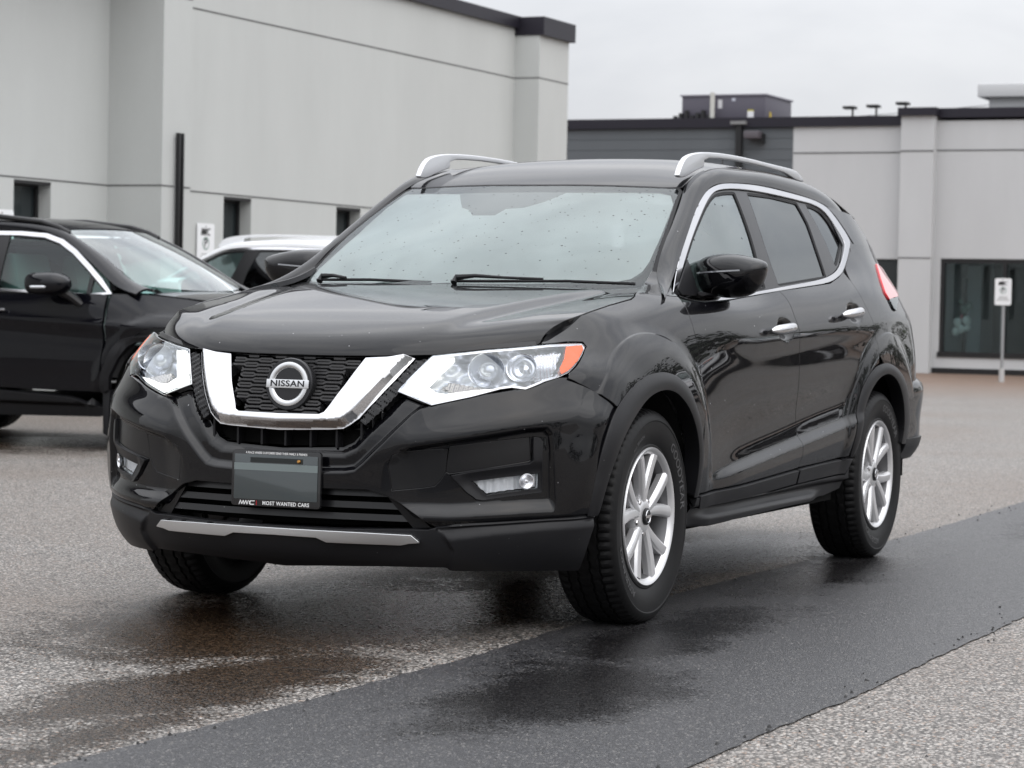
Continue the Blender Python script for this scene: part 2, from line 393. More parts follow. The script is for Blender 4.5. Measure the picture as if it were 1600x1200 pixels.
# ================================================================ the car: surfaces
def mirror_net(h): # h[row][col] col0 = centre
    return [[(x, -y, z) for x, y, z in r[:0:-1]]+list(r) for r in h]
rows = [
 (.200, [(.86, 0), (.85, .2), (.81, .4), (.74, .55), (.65, .67), (.54, .76), (.42, .83), (.30, .865), (.1, .87)]),
 (.262, [(.925, 0), (.912, .2), (.872, .4), (.808, .56), (.715, .69), (.60, .79), (.48, .86), (.34, .895), (.1, .90)]),
 (.360, [(.948, 0), (.938, .2), (.90, .4), (.842, .56), (.75, .70), (.63, .81), (.50, .877), (.34, .908), (.1, .91)]),
 (.480, [(.947, 0), (.937, .2), (.90, .4), (.843, .56), (.757, .70), (.645, .81), (.515, .882), (.34, .912), (.1, .912)]),
 (.620, [(.950, 0), (.940, .2), (.905, .4), (.85, .56), (.765, .70), (.655, .81), (.525, .885), (.34, .912), (.1, .912)]),
 (.720, [(.928, 0), (.917, .2), (.878, .4), (.822, .56), (.737, .70), (.630, .805), (.51, .878), (.34, .908), (.1, .912)]),
 (.800, [(.890, 0), (.878, .2), (.835, .4), (.776, .56), (.690, .695), (.590, .795), (.475, .865), (.32, .90), (.1, .91)]),
 (.880, [(.843, 0), (.828, .2), (.780, .4), (.715, .56), (.625, .68), (.535, .77), (.430, .84), (.29, .88), (.1, .90)]),
 (.960, [(.790, 0), (.775, .2), (.725, .4), (.655, .55), (.555, .66), (.465, .74), (.360, .80), (.23, .845), (.05, .87)]),
]
FR = Surf(mirror_net([[(x, y, z) for x, y in r] for z, r in rows]), 1)
_mid = FR.sk[-1]/2; FR.sk = FR.sk-_mid; FR.bs = card(FR.sk)
RNG_R = (0.0, FR.sk[-1])
def fp(pts): return FR.pix(pts, srange=(-.25, FR.sk[-1]))
def cen(v):  # surface coordinate on the centre line that appears at picture row v
    T = np.linspace(FR.tk[0], FR.tk[-1], 800); q = projN(FR.base(np.stack([T*0, T], 1)))[:, 1]
    return np.array([0., np.interp(-v, -q, T)]) if q[0] > q[-1] else None
def sym(half): # half: st list starting and ending on the centre
    h = np.array(half); m = h[::-1].copy(); m[:, 0] *= -1
    if abs(h[0, 0]) < 1e-9 and abs(h[-1, 0]) < 1e-9: m = m[1:-1]
    return np.vstack([h, m])

SX = [.62, .45, .25, .05, -.2, -.45, -.9, -1.4, -1.9, -2.4, -2.8, -3.15, -3.42, -3.58]
r10 = [(.62, .96), (.65, .975), (.69, 1.045), (.69, 1.08), (.70, 1.118), (.745, 1.134), (.79, 1.20), (.785, 1.25), (.765, 1.29), (.752, 1.34), (.727, 1.36), (.697, 1.36), (.64, 1.36), (.545, 1.36)]
side_tab = [  # per column: y at z .28 .42 .54 .66 .78, then (y,z) r5..r9
 [.79, .82, .83, .83, .79, (.762, .84), (.737, .885), (.713, .915), (.69, .935), (.662, .95)],
 [.86, .895, .90, .903, .882, (.85, .86), (.79, .905), (.75, .932), (.72, .95), (.69, .963)],
 [.875, .90, .908, .91, .905, (.885, .87), (.855, .93), (.815, .975), (.775, 1.008), (.735, 1.033)],
 [.875, .90, .908, .912, .908, (.897, .88), (.873, .95), (.84, 1.003), (.80, 1.040), (.745, 1.066)],
 [.87, .897, .905, .909, .908, (.90, .89), (.885, .975), (.858, 1.032), (.82, 1.070), (.765, 1.099)],
 [.863, .89, .899, .905, .906, (.903, .90), (.893, .985), (.873, 1.045), (.846, 1.082), (.803, 1.106)],
 [.861, .888, .896, .902, .906, (.908, .91), (.902, .99), (.883, 1.055), (.848, 1.106), (.825, 1.14)],
 [.861, .888, .896, .902, .907, (.910, .92), (.904, 1.0), (.882, 1.075), (.840, 1.130), (.82, 1.165)],
 [.861, .888, .897, .903, .909, (.912, .92), (.905, 1.015), (.878, 1.10), (.824, 1.165), (.80, 1.20)],
 [.863, .89, .90, .908, .914, (.915, .93), (.903, 1.03), (.868, 1.13), (.805, 1.21), (.784, 1.26)],
 [.86, .89, .90, .908, .912, (.908, .93), (.89, 1.04), (.848, 1.14), (.786, 1.235), (.760, 1.29)],
 [.845, .875, .885, .893, .895, (.885, .93), (.86, 1.04), (.81, 1.14), (.752, 1.235), (.728, 1.29)],
 [.79, .83, .845, .855, .85, (.835, .93), (.80, 1.04), (.752, 1.14), (.697, 1.235), (.672, 1.29)],
 [.70, .74, .75, .76, .75, (.735, .93), (.70, 1.04), (.655, 1.14), (.60, 1.235), (.575, 1.29)]]
def yup(x, z):
    d = np.maximum(z-1.06, -.03); y = .86-.33*d-.25*d*d
    return y-np.interp(-x, [.0, .3, .5, .67, .82, .97, 1.07, 1.15, 1.4, 2.4, 2.8, 3.15, 3.42, 3.6], [.085, .075, .065, .060, .050, .040, .030, .018, 0, .004, .018, .05, .11, .17])
zz = (.28, .42, .54, .66, .78)
for i, x in enumerate(SX):
    if x < -.8:
        r10[i] = (float(yup(x, r10[i][1])), r10[i][1]); side_tab[i][9] = (float(yup(x, side_tab[i][9][1])), side_tab[i][9][1]); side_tab[i][8] = (float(yup(x, side_tab[i][8][1]))+(.022 if x > -1 else .008), side_tab[i][8][1])
net = [[(SX[i], side_tab[i][k], zz[k]) if k < 5 else (SX[i], *side_tab[i][k]) for i in range(len(SX))] for k in range(10)]
net.append([(SX[i], *r10[i]) for i in range(len(SX))])
SD = Surf(net, 1)
UX = [.1, -.2, -.5, -.7, -.9, -1.05, -1.2, -1.4, -1.9, -2.4, -2.8, -3.15, -3.42, -3.58]; UZ = [1.03, 1.1, 1.17, 1.25, 1.33, 1.41, 1.49, 1.57, 1.65]
US = Surf([[(x, float(yup(x, z)), z) for x in UX] for z in UZ], 1)
# windscreen, roof, hood
def symrow(r): return [(x, -y, z) for x, y, z in r[:0:-1]]+list(r)
WS = Surf([symrow(r) for r in [
 [(-.20, 0, 1.045), (-.225, .25, 1.052), (-.30, .5, 1.07), (-.40, .725, 1.095)],
 [(-.295, 0, 1.105), (-.32, .25, 1.112), (-.39, .49, 1.127), (-.485, .70, 1.150)],
 [(-.445, 0, 1.215), (-.468, .25, 1.219), (-.53, .48, 1.229), (-.62, .668, 1.248)],
 [(-.62, 0, 1.324), (-.64, .24, 1.326), (-.70, .455, 1.334), (-.775, .640, 1.345)],
 [(-.81, 0, 1.424), (-.827, .23, 1.425), (-.875, .435, 1.427), (-.93, .607, 1.430)],
 [(-1.01, 0, 1.515), (-1.02, .22, 1.515), (-1.05, .41, 1.511), (-1.085, .574, 1.506)],
 [(-1.12, 0, 1.56), (-1.13, .21, 1.56), (-1.15, .40, 1.553), (-1.18, .555, 1.545)]]], 1)
RX = [-.95, -1.04, -1.2, -1.45, -1.8, -2.2, -2.6, -3.0, -3.2, -3.34]
RZ = [1.488, 1.525, 1.578, 1.630, 1.665, 1.679, 1.665, 1.622, 1.59, 1.555]
EX = [-.95, -1.08, -1.13, -1.35, -1.6, -1.95, -2.35, -2.65, -2.95, -3.2, -3.4]; EZ = [1.43, 1.506, 1.528, 1.592, 1.612, 1.622, 1.618, 1.603, 1.566, 1.515, 1.47]
EY = [.60, .576, .57, .566, .566, .566, .566, .56, .55, .53, .50]
def roofz(x, y):
    e = np.interp(-x, [-a for a in EX], EZ); c = np.interp(-x, [-a for a in RX], RZ)
    t = min(1, abs(y)/.566); return c+(e-c)*(t**2.6)
RF = Surf([[(x-(0.05*(abs(y)/.566)**2 if x > -1.3 else 0), y, roofz(x-(0.05*(abs(y)/.566)**2 if x > -1.3 else 0), y)) for y in (-.60, -.5, -.36, -.18, 0, .18, .36, .5, .60)] for x in RX], 1)
def hoodz(x, y):
    ay = abs(y)
    z = np.interp(-x, [-.95, -.84, -.64, -.39, -.14, .11, .33, .45], [.935, .957, .995, 1.0325, 1.068, 1.099, 1.117, 1.124])
    cam_ = np.interp(-x, [-.6, -.4, 0, .3], [.020, .020, .018, .006])
    return z-cam_*(ay/.74)**2.2
HY = [0, .12, .25, .38, .50, .60, .68, .74, .80]; HF = [.848, .843, .820, .779, .716, .632, .534, .445, .34]
HZ = [.886, .886, .888, .892, .899, .909, .922, .936, .95]
hd = [-.01, 0, .012, .035, .075, .14, .24, .42, .64, .88, 1.08, 1.24]
drop = {0: 1.0, .012: .70, .035: .42, .075: .20, .14: .07, .24: .012}
hrows = []
for d in hd:
    r = []
    for y, xf, zf in zip(HY, HF, HZ):
        lx = xf-d*((xf+.36)/1.20) if d > .1 else xf-d
        if d < 0: r.append((xf+.004, y, zf-.012)); continue
        zg = hoodz(lx, y); D = hoodz(xf, y)-zf
        r.append((lx-(.0 if d else 0), y, zg-D*drop.get(d, 0)))
    hrows.append(symrow(r))
HD = Surf(hrows, 1); _hm = HD.sk[-1]/2; HD.sk = HD.sk-_hm; HD.bs = card(HD.sk)
# the pillar and roof side ribbon
def onup(px, py):
    y = .8
    for _ in range(30):
        p = at(px, py, 1, y); y = .5*y+.5*float(yup(p[0], p[2]))
    return tuple(at(px, py, 1, y))
A_ = [(-.26, .83, 1.092), (-.38, .795, 1.122)]+[onup(*q) for q in ((1063, 398), (1079, 350), (1093, 315.5), (1108, 294.5), (1125, 287), (1145, 285.8), (1188.8, 290), (1245, 303.5), (1290, 321.5))]
_l = A_[-1]; A_ += [(_l[0]-.28, .635, 1.462), (_l[0]-.55, .60, 1.405)]
B_ = [(-.42, .730, 1.112), (-.487, .706, 1.152), (-.61, .676, 1.247), (-.806, .640, 1.359), (-1.0, .604, 1.466), (-1.13, .574, 1.530), (-1.35, .556, 1.590), (-1.6, .552, 1.610), (-2.0, .552, 1.618), (-2.42, .550, 1.613), (-2.72, .545, 1.595), (-3.0, .535, 1.554), (-3.25, .515, 1.50)]
bul = [.010, .010, .011, .013, .017, .024, .028, .026, .026, .026, .026, .026, .02]
rb = [[], [], [], [], [], []]
for a, b, k in zip(A_, B_, bul):
    a = np.array(a); b = np.array(b); d = b-a; n = np.array([0, .72, .69]); n -= d*(n@d)/(d@d); n /= np.linalg.norm(n)
    for j, (t, q) in enumerate([(-.08, -.25), (0, 0), (.22, .72), (.55, 1.0), (.85, .55), (1, .0)]): rb[j].append(tuple(a+d*t+n*k*q+np.array([0, .002*(1-t)**2, 0])))
RB = Surf(rb, 1)
# ================================================================ the car: panels
car = tag(empty('crossover_car'), 'black crossover car with lit headlights, chrome grille and dealer plate, largest in the lot', 'car')
CARROOT = car
def mir(st): q = np.array(st)[::-1].copy(); q[:, 0] *= -1; return q
# traced outlines -> surface coordinates
g_open = fp([(528, 698.5), (545, 690), (568, 663), (597, 636), (623, 608), (648, 583), (673, 556)])   # grille opening, from bottom to top
g_bot = cen(698); g_top = np.array([0, FR.tk[-2]])
openH = [g_bot]+list(g_open)+[g_open[-1]+[0.0, .10], [0, FR.tk[-1]]]
OPEN = sym(openH)
HLp = [(622, 610), (674, 631.5), (735, 618.5), (782, 606), (800, 603.5), (822, 606.5), (836, 601), (852, 594), (872, 588), (889, 580.5), (902, 566), (910, 552), (914, 542), (909, 536.5), (884, 537), (860, 538), (820, 542), (760, 547), (705, 553), (676, 556)]
HLst = fp(HLp)
vin = fp([(537, 741), (554, 738.5), (568, 727), (600, 695), (632, 663), (645, 650), (657, 641), (676, 636), (700, 632), (760, 618), (830, 606)])
VIN = sym([cen(741)]+list(vin)+[vin[-1]+[0, .12], [0, FR.tk[-1]]])
fogrec = fp([(600, 722), (640, 697), (700, 688), (760, 679), (825, 668), (855, 666), (865, 676), (868, 700), (869, 740), (868, 845), (700, 850), (560, 850)])
lowline = fp([(645, 811.5), (659, 811.5), (700, 812.5), (816, 806.5), (935, 798)])
clcrease = fp([(703, 846.7), (770, 838), (850, 830), (932, 822)])
def fdisp(st, p):
    q = st.copy(); q[:, 0] = abs(q[:, 0])
    d = np.zeros(len(q))
    d -= .026*sstep(sdist(q, VIN), 0, .027)
    d -= .020*sstep(-sdist(q, OPEN), .038, .0)*sstep(-sdist(q, OPEN), -.02, 0)
    ff = sdist(q, fogrec); lowC = np.interp(q[:, 0], lowline[:, 0], lowline[:, 1])
    d -= .022*sstep(ff, 0, .018)*sstep(q[:, 0], fogx0, fogx0+.14)*sstep(q[:, 1]-lowC, .004, .052)
    d += .010*np.exp(-(dist(q, wing, False)/.045)**2)
    r = np.hypot(p[:, 0]-.02, p[:, 2]-.37); d += .016*sstep(.62-r, -.02, .09)*sstep(p[:, 2], .3, .5)
    d -= .012*sstep(np.interp(q[:, 0], lowline[:, 0], lowline[:, 1])-q[:, 1], 0, .024)
    return d
fogx0 = float(fp([(590, 740)])[0, 0])
fogbot = float(fp([(800, 783)])[0, 1])
wing = fp([(640, 690), (720, 676), (800, 660), (860, 652), (900, 650), (930, 655)])
FR.disp = fdisp
# ---- front bumper skin
seam = fp([(887, 589.5), (905, 598), (925, 609), (941, 622), (955, 636)])
arch_f = fp([(949, 656), (938, 690), (931, 715), (926, 740), (920, 775), (916, 803)])
low = fp([(880, 808.5), (855, 811), (817, 814), (736, 819.5), (690, 823.5), (678, 824), (665, 817), (650, 805), (625, 788), (601, 773.5), (572, 765), (502, 763)])
hl_low = fp([(621, 612), (674, 634), (735, 621), (782, 608.5), (800, 606), (822, 609), (838, 603.5), (854, 596.5), (874, 590)])
BUMP = sym([cen(699.5)]+list(g_open[:5])+list(hl_low)+list(seam)+list(arch_f)+list(low)+[cen(761)])
covA = fp([(702.5, 697.5), (760, 690), (832, 682), (835, 719), (830, 722), (770, 732), (702, 742), (696, 739)])
covB = fp([(606, 728), (612, 712), (625, 707), (660, 703), (700, 701), (696, 740), (688, 752), (678, 761), (655, 764), (612, 767)])
CLEARL = glass('clear_fog_lens', (.95, .96, .97), 1.4, .8)[0]
bez = fp([(703, 744), (760, 735.5), (830, 725.5), (836, 720), (836, 681.5), (846, 683), (851.5, 690), (852, 771), (800, 777), (756, 783), (745, 781), (728, 769)])
lampf = fp([(738, 754), (790, 747.5), (847, 741), (846, 765), (800, 770), (762, 774.5)])
holes = []
for h in (covA, covB, bez): holes += [h, mir(h)]
def rings(poly, ds):
    out = []
    for d in ds: q = inset(resample(poly, .02), d); out += [q, mir(q)]
    return out
creases = [inset(resample(VIN, .02), d) for d in (0, .009, .018, .027)]+rings(fogrec, (0, .006, .012, .018))+[lowline+[0, k] for k in (.004, .028, .052)]+[mir(lowline+[0, k]) for k in (.004, .028, .052)]+[lowline-[0, k] for k in (0, .008, .016, .024)]+[mir(lowline-[0, k]) for k in (0, .008, .016, .024)]
creases = [c[np.r_[0:len(c), 0]] if len(c) > 7 else c for c in creases]
bumper = panel('front_bumper', FR, BUMP, PAINT, car, holes, res=.009, depth=.03, lines=creases)
panel('sensor_cover', FR, covA, SATIN, bumper, off=-.002, mirror=True, res=.02)
panel('tow_cover', FR, covB, SATIN, bumper, off=-.001, mirror=True, res=.02)
def bezo(st, p): q = st.copy(); q[:, 0] = abs(q[:, 0]); return .010*sstep(sdist(q, lampf), -.045, -.005)*-1+.012
for sgn in (1, -1):
    b_ = bez if sgn > 0 else mir(bez); l_ = lampf if sgn > 0 else mir(lampf)
    bz = panel('fog_lamp_surround', FR, b_, CLAD, car, [l_], res=.010, depth=.045, ofn=bezo)
    fl = panel('fog_lamp', FR, l_, CLEARL, car, off=-.006, res=.01)
    panel('reflector', FR, inset(resample(l_, .02), .002), FOGR, fl, off=-.022, res=.006, ofn=lambda st, p: .004*np.sin(st[:, 0]*230))
for sgn in (1, -1):
    q = fp([(826, 753.5)])[0]; st = np.array([[q[0]*sgn, q[1]]]); P_ = FR.base(st)[0]; n = FR.nrm0(st)[0]; ux = np.cross([0, 0, 1.], n); ux /= np.linalg.norm(ux); uz = np.cross(n, ux)
    fn = lambda x, y, h: P_+ux*x+uz*y+n*(h-.026)
    MB().lathe([(.025, .010), (.022, .0105), (.016, .003), (.011, .001), (.009, .006), (.005, .011), (0, .012)], fn, 24).build('fog_bulb_ring', REFL, car, angle=30)
# ---- lower cladding
cl_top = fp([(928.5, 805), (855, 812), (817, 815), (736, 820.5), (690, 824.8), (679, 825.5)])
cl_in = fp([(668, 829), (640, 828), (527, 827), (480, 824)])
cl_bot = fp([(902, 889), (870, 889), (800, 890), (740, 890), (690, 889), (600, 887), (500, 886)])
LST = sym([cen(821)]+list(cl_in[::-1])+list(cl_top[::-1])+list(fp([(922, 830), (913, 862), (905, 884)]))+list(cl_bot)+[cen(886)])
def clo(st, p):
    q = st.copy(); q[:, 0] = abs(q[:, 0])
    blk = sstep(sdist(q, CB), -.004, .012)
    r = .012*blk
    t0 = np.interp(q[:, 0], clcrease[:, 0], clcrease[:, 1]); r = r+blk*(.020*sstep(t0-q[:, 1], -.045, 0)-.02)
    return r+.008
CB = np.vstack([cl_top[::-1][0:], fp([(935, 830), (920, 892), (800, 896), (697, 895), (705, 860), (690, 835)])])
skp = fp([(496, 839), (512, 846), (570, 848.5), (627, 850.5), (640, 848), (658, 847), (643, 835), (570, 831), (520, 828.5)])
skid_h = [cen(823.5)]+list(skp[::-1])+[cen(834.5)]
SK = sym(skid_h)
clad = panel('lower_cladding', FR, LST, CLAD, car, [inset(SK, .001)], res=.009, depth=.03, ofn=clo, lines=[x for c in [inset(resample(CB, .02), k) for k in (-.003, .004, .011)]+[clcrease, clcrease-[0, .012]] for x in (c, mir(c))])
panel('skid_trim', FR, SK, SATCH, car, res=.012, depth=.03, off=.026, ofn=lambda st, p: -.006*sstep(np.interp(abs(st[:, 0]), skp[:4, 0], skp[:4, 1])+.028-st[:, 1], 0, .02)*0)
# ---- lower intake
INT = sym([cen(766)]+list(fp([(502, 763), (572, 765), (601, 773.5), (625, 788), (650, 805), (668, 822), (672, 829), (640, 829), (527, 827)]))+[cen(820)])
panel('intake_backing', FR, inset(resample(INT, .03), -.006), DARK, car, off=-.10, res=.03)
mb = MB()
ysl = np.linspace(-.47, .47, 41)
for zc, hw, w_ in ((.463, .40, .010), (.425, .44, .010), (.388, .475, .010)):
    for a, b in zip(ysl[:-1], ysl[1:]):
        if abs((a+b)/2) > hw: continue
        def X(y): return float(np.interp(abs(y), [0, .2, .4, .56], [.918, .908, .872, .80]))
        mb.add([(X(a), a, zc-w_), (X(b), b, zc-w_), (X(b)-.004, b, zc+w_), (X(a)-.004, a, zc+w_), (X(a)-.05, a, zc-w_-.004), (X(b)-.05, b, zc-w_-.004), (X(b)-.05, b, zc+w_-.004), (X(a)-.05, a, zc+w_-.004)],
               [(0, 1, 2, 3), (4, 7, 6, 5), (3, 2, 6, 7), (0, 4, 5, 1)])
mb.build('intake_slats', SATIN, car, angle=20)
mb = MB()
for s in (-1, 1):
    P_ = [FR.pos(x)[0] for x in fp([(601, 777), (640, 800), (668, 826), (640, 827)])]
    A = [p*[1, s, 1]-[.02, 0, 0] for p in P_]; B = [p-[.08, 0, 0] for p in A]
    mb.add(A+B, [(0, 1, 2, 3), (0, 4, 5, 1), (1, 5, 6, 2), (2, 6, 7, 3), (3, 7, 4, 0)])
    mb.build('intake_end_block', SATIN, car); mb = MB()
# ---- hood
HYs = np.interp
hl = HD.pix([(844.5, 535.5), (849, 526), (857.5, 516), (866, 509.5), (876, 504), (895, 496), (914, 489), (932, 482.5), (951, 476), (972, 470), (985, 466.5), (990.5, 462), (993.4, 455.3)], srange=(.2, HD.sk[-1]))
tfr = HD.tk[1]
fe = [np.array([s, tfr]) for s in np.linspace(0, hl[0, 0]-.05, 8)]+[np.array([hl[0, 0]-.012, tfr+.004])]
HOOD = sym(fe+list(hl)+[np.array([hl[-1, 0]-.015, hl[-1, 1]+.03]), np.array([hl[-1, 0]-.05, HD.tk[-2]-.0]), np.array([.5, HD.tk[-2]+.015]), np.array([0, HD.tk[-2]+.05])])
def hdisp(st, p):
    y = abs(p[:, 1]); x = p[:, 0]; yc = np.interp(-x, [-.75, -.2, .3], [.40, .50, .60])
    a = sstep(-x, -.80, -.45)
    return .012*a*sstep(yc-y, -.05, .035)-.004*a*np.exp(-((y-yc-.05)/.05)**2)
HD.disp = hdisp
panel('hood', HD, HOOD, PAINT, car, res=.018, depth=.03)
# ---- side skins
def sp(pts, **k): return SD.pix(pts, **k)
def up(pts, **k): return US.pix(pts, **k)
def upS(pts): return US.pix(rc(pts))
def rc(P, k=.18):
    out = []
    for i in range(len(P)):
        a, b, c = (np.array(P[j % len(P)], float) for j in (i-1, i, i+1)); la = np.linalg.norm(a-b); lc = np.linalg.norm(c-b); r = min(3.0, .4*la, .4*lc)
        out += [b+(a-b)/la*r, b+(a-b)/la*r*.35+(c-b)/lc*r*.35, b+(c-b)/lc*r]
    return out
fl_out = [(1089, 728), (1090, 718), (1088.5, 690), (1085.5, 660), (1079, 637.7), (1066, 608), (1048, 590.5), (1034, 585.5), (1022, 584.5), (1000, 590.5), (978, 608), (959.7, 634), (949, 656), (938, 690), (931, 715), (926, 740), (920, 775), (915.5, 803)]
ARC = np.array([.03, .36])
def sdisp(st, p):
    x, z, y = p[:, 0], p[:, 2], p[:, 1]; d = np.zeros(len(st))
    for cx, zc in ((.02, .37), (-2.73, .37)):
        r = np.hypot(x-cx, z-zc)
        d += .016*sstep(.62-r, -.02, .09)*sstep(z, .3, .5) + .006*sstep(.60-r, -.002, .006)*sstep(z, .45, .6)*(1 if cx > -1 else .8)
    # door scoop low down, rising to the rear, and the waist shadow under the handles
    zl = np.interp(-x, [.4, 1.0, 2.1, 2.4], [.44, .50, .60, .64]); k = sstep(-x, .45, .9)*(1-sstep(-x, 2.1, 2.45))
    d += k*(-.012*np.exp(-((z-zl-.10)/.09)**2)+.022*sstep(zl+.020-z, 0, .042)*sstep(z, zl-.20, zl-.04))
    zs = np.interp(-x, [.3, 1.0, 2.2, 3.2], [.98, .955, 1.0, 1.02]); k2 = sstep(-x, .35, .9)
    d += k2*.007*np.exp(-((z-zs)/.05)**2)
    return d
SD.disp = sdisp
doorF = [(1065.6, 472), (1072, 481), (1078, 497), (1084, 516), (1090, 540), (1093.5, 563), (1095, 587), (1094.5, 615), (1092, 660), (1090, 700)]
hood_o = [(846, 536.5), (851, 527), (859, 517.5), (867, 511), (877, 505.5), (896, 497.5), (915, 490.5), (933, 484), (952, 477.5), (973, 471.5), (986.5, 468), (992.5, 463), (995.5, 455)]
def inv(S, ax, tgt, g):
    st = np.array([g], float)
    for _ in range(20):
        p = S.base(st)[0]; q1 = S.base(st+[1e-4, 0])[0]; q2 = S.base(st+[0, 1e-4])[0]
        J = np.array([[(q1-p)[ax[0]], (q2-p)[ax[0]]], [(q1-p)[ax[1]], (q2-p)[ax[1]]]])/1e-4; st = st+np.clip(np.linalg.solve(J, np.array(tgt)-p[list(ax)]), -.2, .2)
    return st[0]
def arc(cx, r, a0=10, a1=170): return np.array([inv(SD, (0, 2), (cx+r*math.cos(math.radians(a)), .37+r*math.sin(math.radians(a))), (.62-cx-r*math.cos(math.radians(a)), .37+r*math.sin(math.radians(a))*.9-.2)) for a in range(a0, a1, 4)])
ARCS = [arc(.02, r) for r in (.600, .604, .607, .594)]; ARC2 = [arc(-2.73, r, 20, 150) for r in (.600, .604, .607, .594)]
F1 = sp(hood_o+[(1001, 450), (1008, 441), (1018, 423.5)]+[(1026, 424.5), (1036, 431), (1045, 441), (1054, 458)]+doorF[:-1]+fl_out[2:12]+[(955, 637), (941, 623), (925, 610), (905, 599), (888, 590.5), (890, 583), (904, 568), (912, 553), (917, 541), (911, 533.5), (884, 533)])
panel('fender', SD, F1, PAINT, car, res=.012, mirror=True, depth=.02, lines=ARCS)
bS = [(1217, 454.5), (1226, 463), (1233, 473), (1241, 495), (1247, 520), (1249, 553), (1249, 587), (1247.6, 647), (1248, 690), (1246, 712), (1240.6, 730)]
fd = sp(doorF+[(1087.5, 735), (1086, 772)]+[(1160, 753), (1240.6, 731)]+bS[::-1][1:]+[(1183, 461), (1137, 469.5), (1100, 471.5), (1083, 470)])
cS = [(1317.5, 425), (1330, 440), (1343, 460), (1354, 482), (1363, 507), (1366.5, 530), (1367, 553)]
rr_out = [(1321.4, 712), (1326, 672), (1335.7, 627.7), (1345, 596), (1358, 575.4), (1373.7, 566.9), (1386, 569), (1399, 583), (1407, 602), (1411, 630), (1412, 660), (1407, 690)]
rd = sp(bS+[(1280, 722)]+rr_out[:4]+[(1358, 574)]+[(1366, 568)]+cS[::-1]+[(1311, 432.5), (1297, 442.5), (1266, 447.5), (1233, 452.5)])
# handle cups are real hollows
def ell(cx, cy, a, b, n=20, rot=0): return [(cx+a*math.cos(q)*math.cos(rot)-b*math.sin(q)*math.sin(rot), cy+a*math.cos(q)*math.sin(rot)+b*math.sin(q)*math.cos(rot)) for q in np.linspace(0, 2*math.pi, n, endpoint=False)]
cups = [sp(ell(1224.5, 514.5, 14, 19)), sp(ell(1334, 489.5, 12, 17.5))]
def cupd(st, p):
    d = sdisp(st, p)
    for c in cups:
        m = c.mean(0); r = np.sqrt((((st-m)/(np.ptp(c, 0)/2))**2).sum(1)); d -= .030*sstep(1-r, 0, .75)
    return d
SD.disp = cupd
LED = [np.array([inv(SD, (0, 2), (-x, float(np.interp(x, [.4, 1.0, 2.1, 2.4], [.44, .50, .60, .64]))+dz), (.62+x, np.interp(x, [.4, 1.0, 2.1, 2.4], [.44, .50, .60, .64])*.9-.2)) for x in np.arange(.5, 2.35, .04)]) for dz in (.021, .006, -.007, -.022)]
CR = [np.vstack([inset(c, k), inset(c, k)[:1]]) for c in cups for k in (.001, .008, .016, .024)]
fdoor = panel('front_door', SD, fd, PAINT, car, gap=.003, res=.013, mirror=True, depth=.02, lines=CR[:4]+ARCS+LED)
rdoor = panel('rear_door', SD, rd, PAINT, car, gap=.003, res=.013, mirror=True, depth=.02, lines=CR[4:]+ARC2+LED)
SD.disp = sdisp
_c = sp(cS[1:]+rr_out[5:10]); smax = SD.sk[-1]
qt = np.vstack([_c, [[smax, SD.tk[4]], [smax, SD.tk[-1]-.006], [SD.sk[10]-.06, SD.tk[-1]-.006]], sp([(1329.5, 392), (1321.5, 420)], srange=(SD.sk[8], SD.sk[11]))])
quarter = panel('rear_quarter', SD, qt, PAINT, car, res=.016, mirror=True, depth=.02, gap=.0008, lines=ARC2)
# ---- lower door cladding and sill
def cldd(st, p): return np.full(len(st), .016)
c1 = sp([(1086, 773.5), (1160, 754.5), (1238.5, 733), (1237.5, 754), (1160, 774), (1086, 793)])
c2 = sp([(1241, 732), (1280, 723), (1322, 714.5), (1318, 728), (1313, 738), (1240, 754)])
panel('door_cladding', SD, c1, CLAD, car, res=.02, mirror=True, off=.014, depth=.03)
panel('door_cladding', SD, c2, CLAD, car, res=.02, mirror=True, off=.014, depth=.03)
def silld(st, p): return .012-.020*sstep(.372-p[:, 2], 0, .018)+.030*sstep(.345-p[:, 2], 0, .026)*sstep(-p[:, 0], .42, .6)*(1-sstep(-p[:, 0], 1.75, 2.0))-.05*sstep(.295-p[:, 2], 0, .04)
c3 = sp([(1081, 776), (1085.5, 776), (1085.5, 796), (1160, 777), (1240, 756.5), (1314, 740.5), (1318.5, 728.5), (1320, 745), (1314, 764), (1290, 775), (1222, 789), (1150, 806), (1076, 825), (1074, 812), (1078, 790)])
panel('sill', SD, c3, CLAD, car, res=.011, mirror=True, ofn=silld, depth=.05)
# ---- wheel arch flares
def flare(name, out_px, in_px):
    c = np.mean(out_px, 0); out_px = [tuple(np.array(p)+(np.array(p)-c)/np.linalg.norm(np.array(p)-c)*(2.5 if i > 6 else .5)) for i, p in enumerate(out_px)]
    out_px = smoothpoly(out_px, False, 2); in_px = smoothpoly(in_px, False, 2)
    o = sp(out_px); i = sp(in_px); poly = np.vstack([o, i[::-1]])
    def f(st, p):
        a = dist(st, o, False); b = dist(st, i, False); t = a/(a+b+1e-9); return .003+.010*np.sin(np.clip(t, 0, 1)*math.pi*.75)**.8
    panel(name, SD, poly, CLAD, car, res=.010, mirror=True, ofn=f, depth=.06, gap=.0005)
in_f = [(1077, 775), (1080, 745), (1081, 715), (1078, 680), (1071, 653), (1062, 633), (1050, 618), (1040, 611), (1028, 608.5), (1014, 612), (998, 623), (981, 646), (964, 676), (952, 706), (942, 740), (935, 770), (929, 803), (924, 803.5)]
flare('wheel_arch_trim', [(1086, 773), (1088, 755)]+fl_out, in_f)
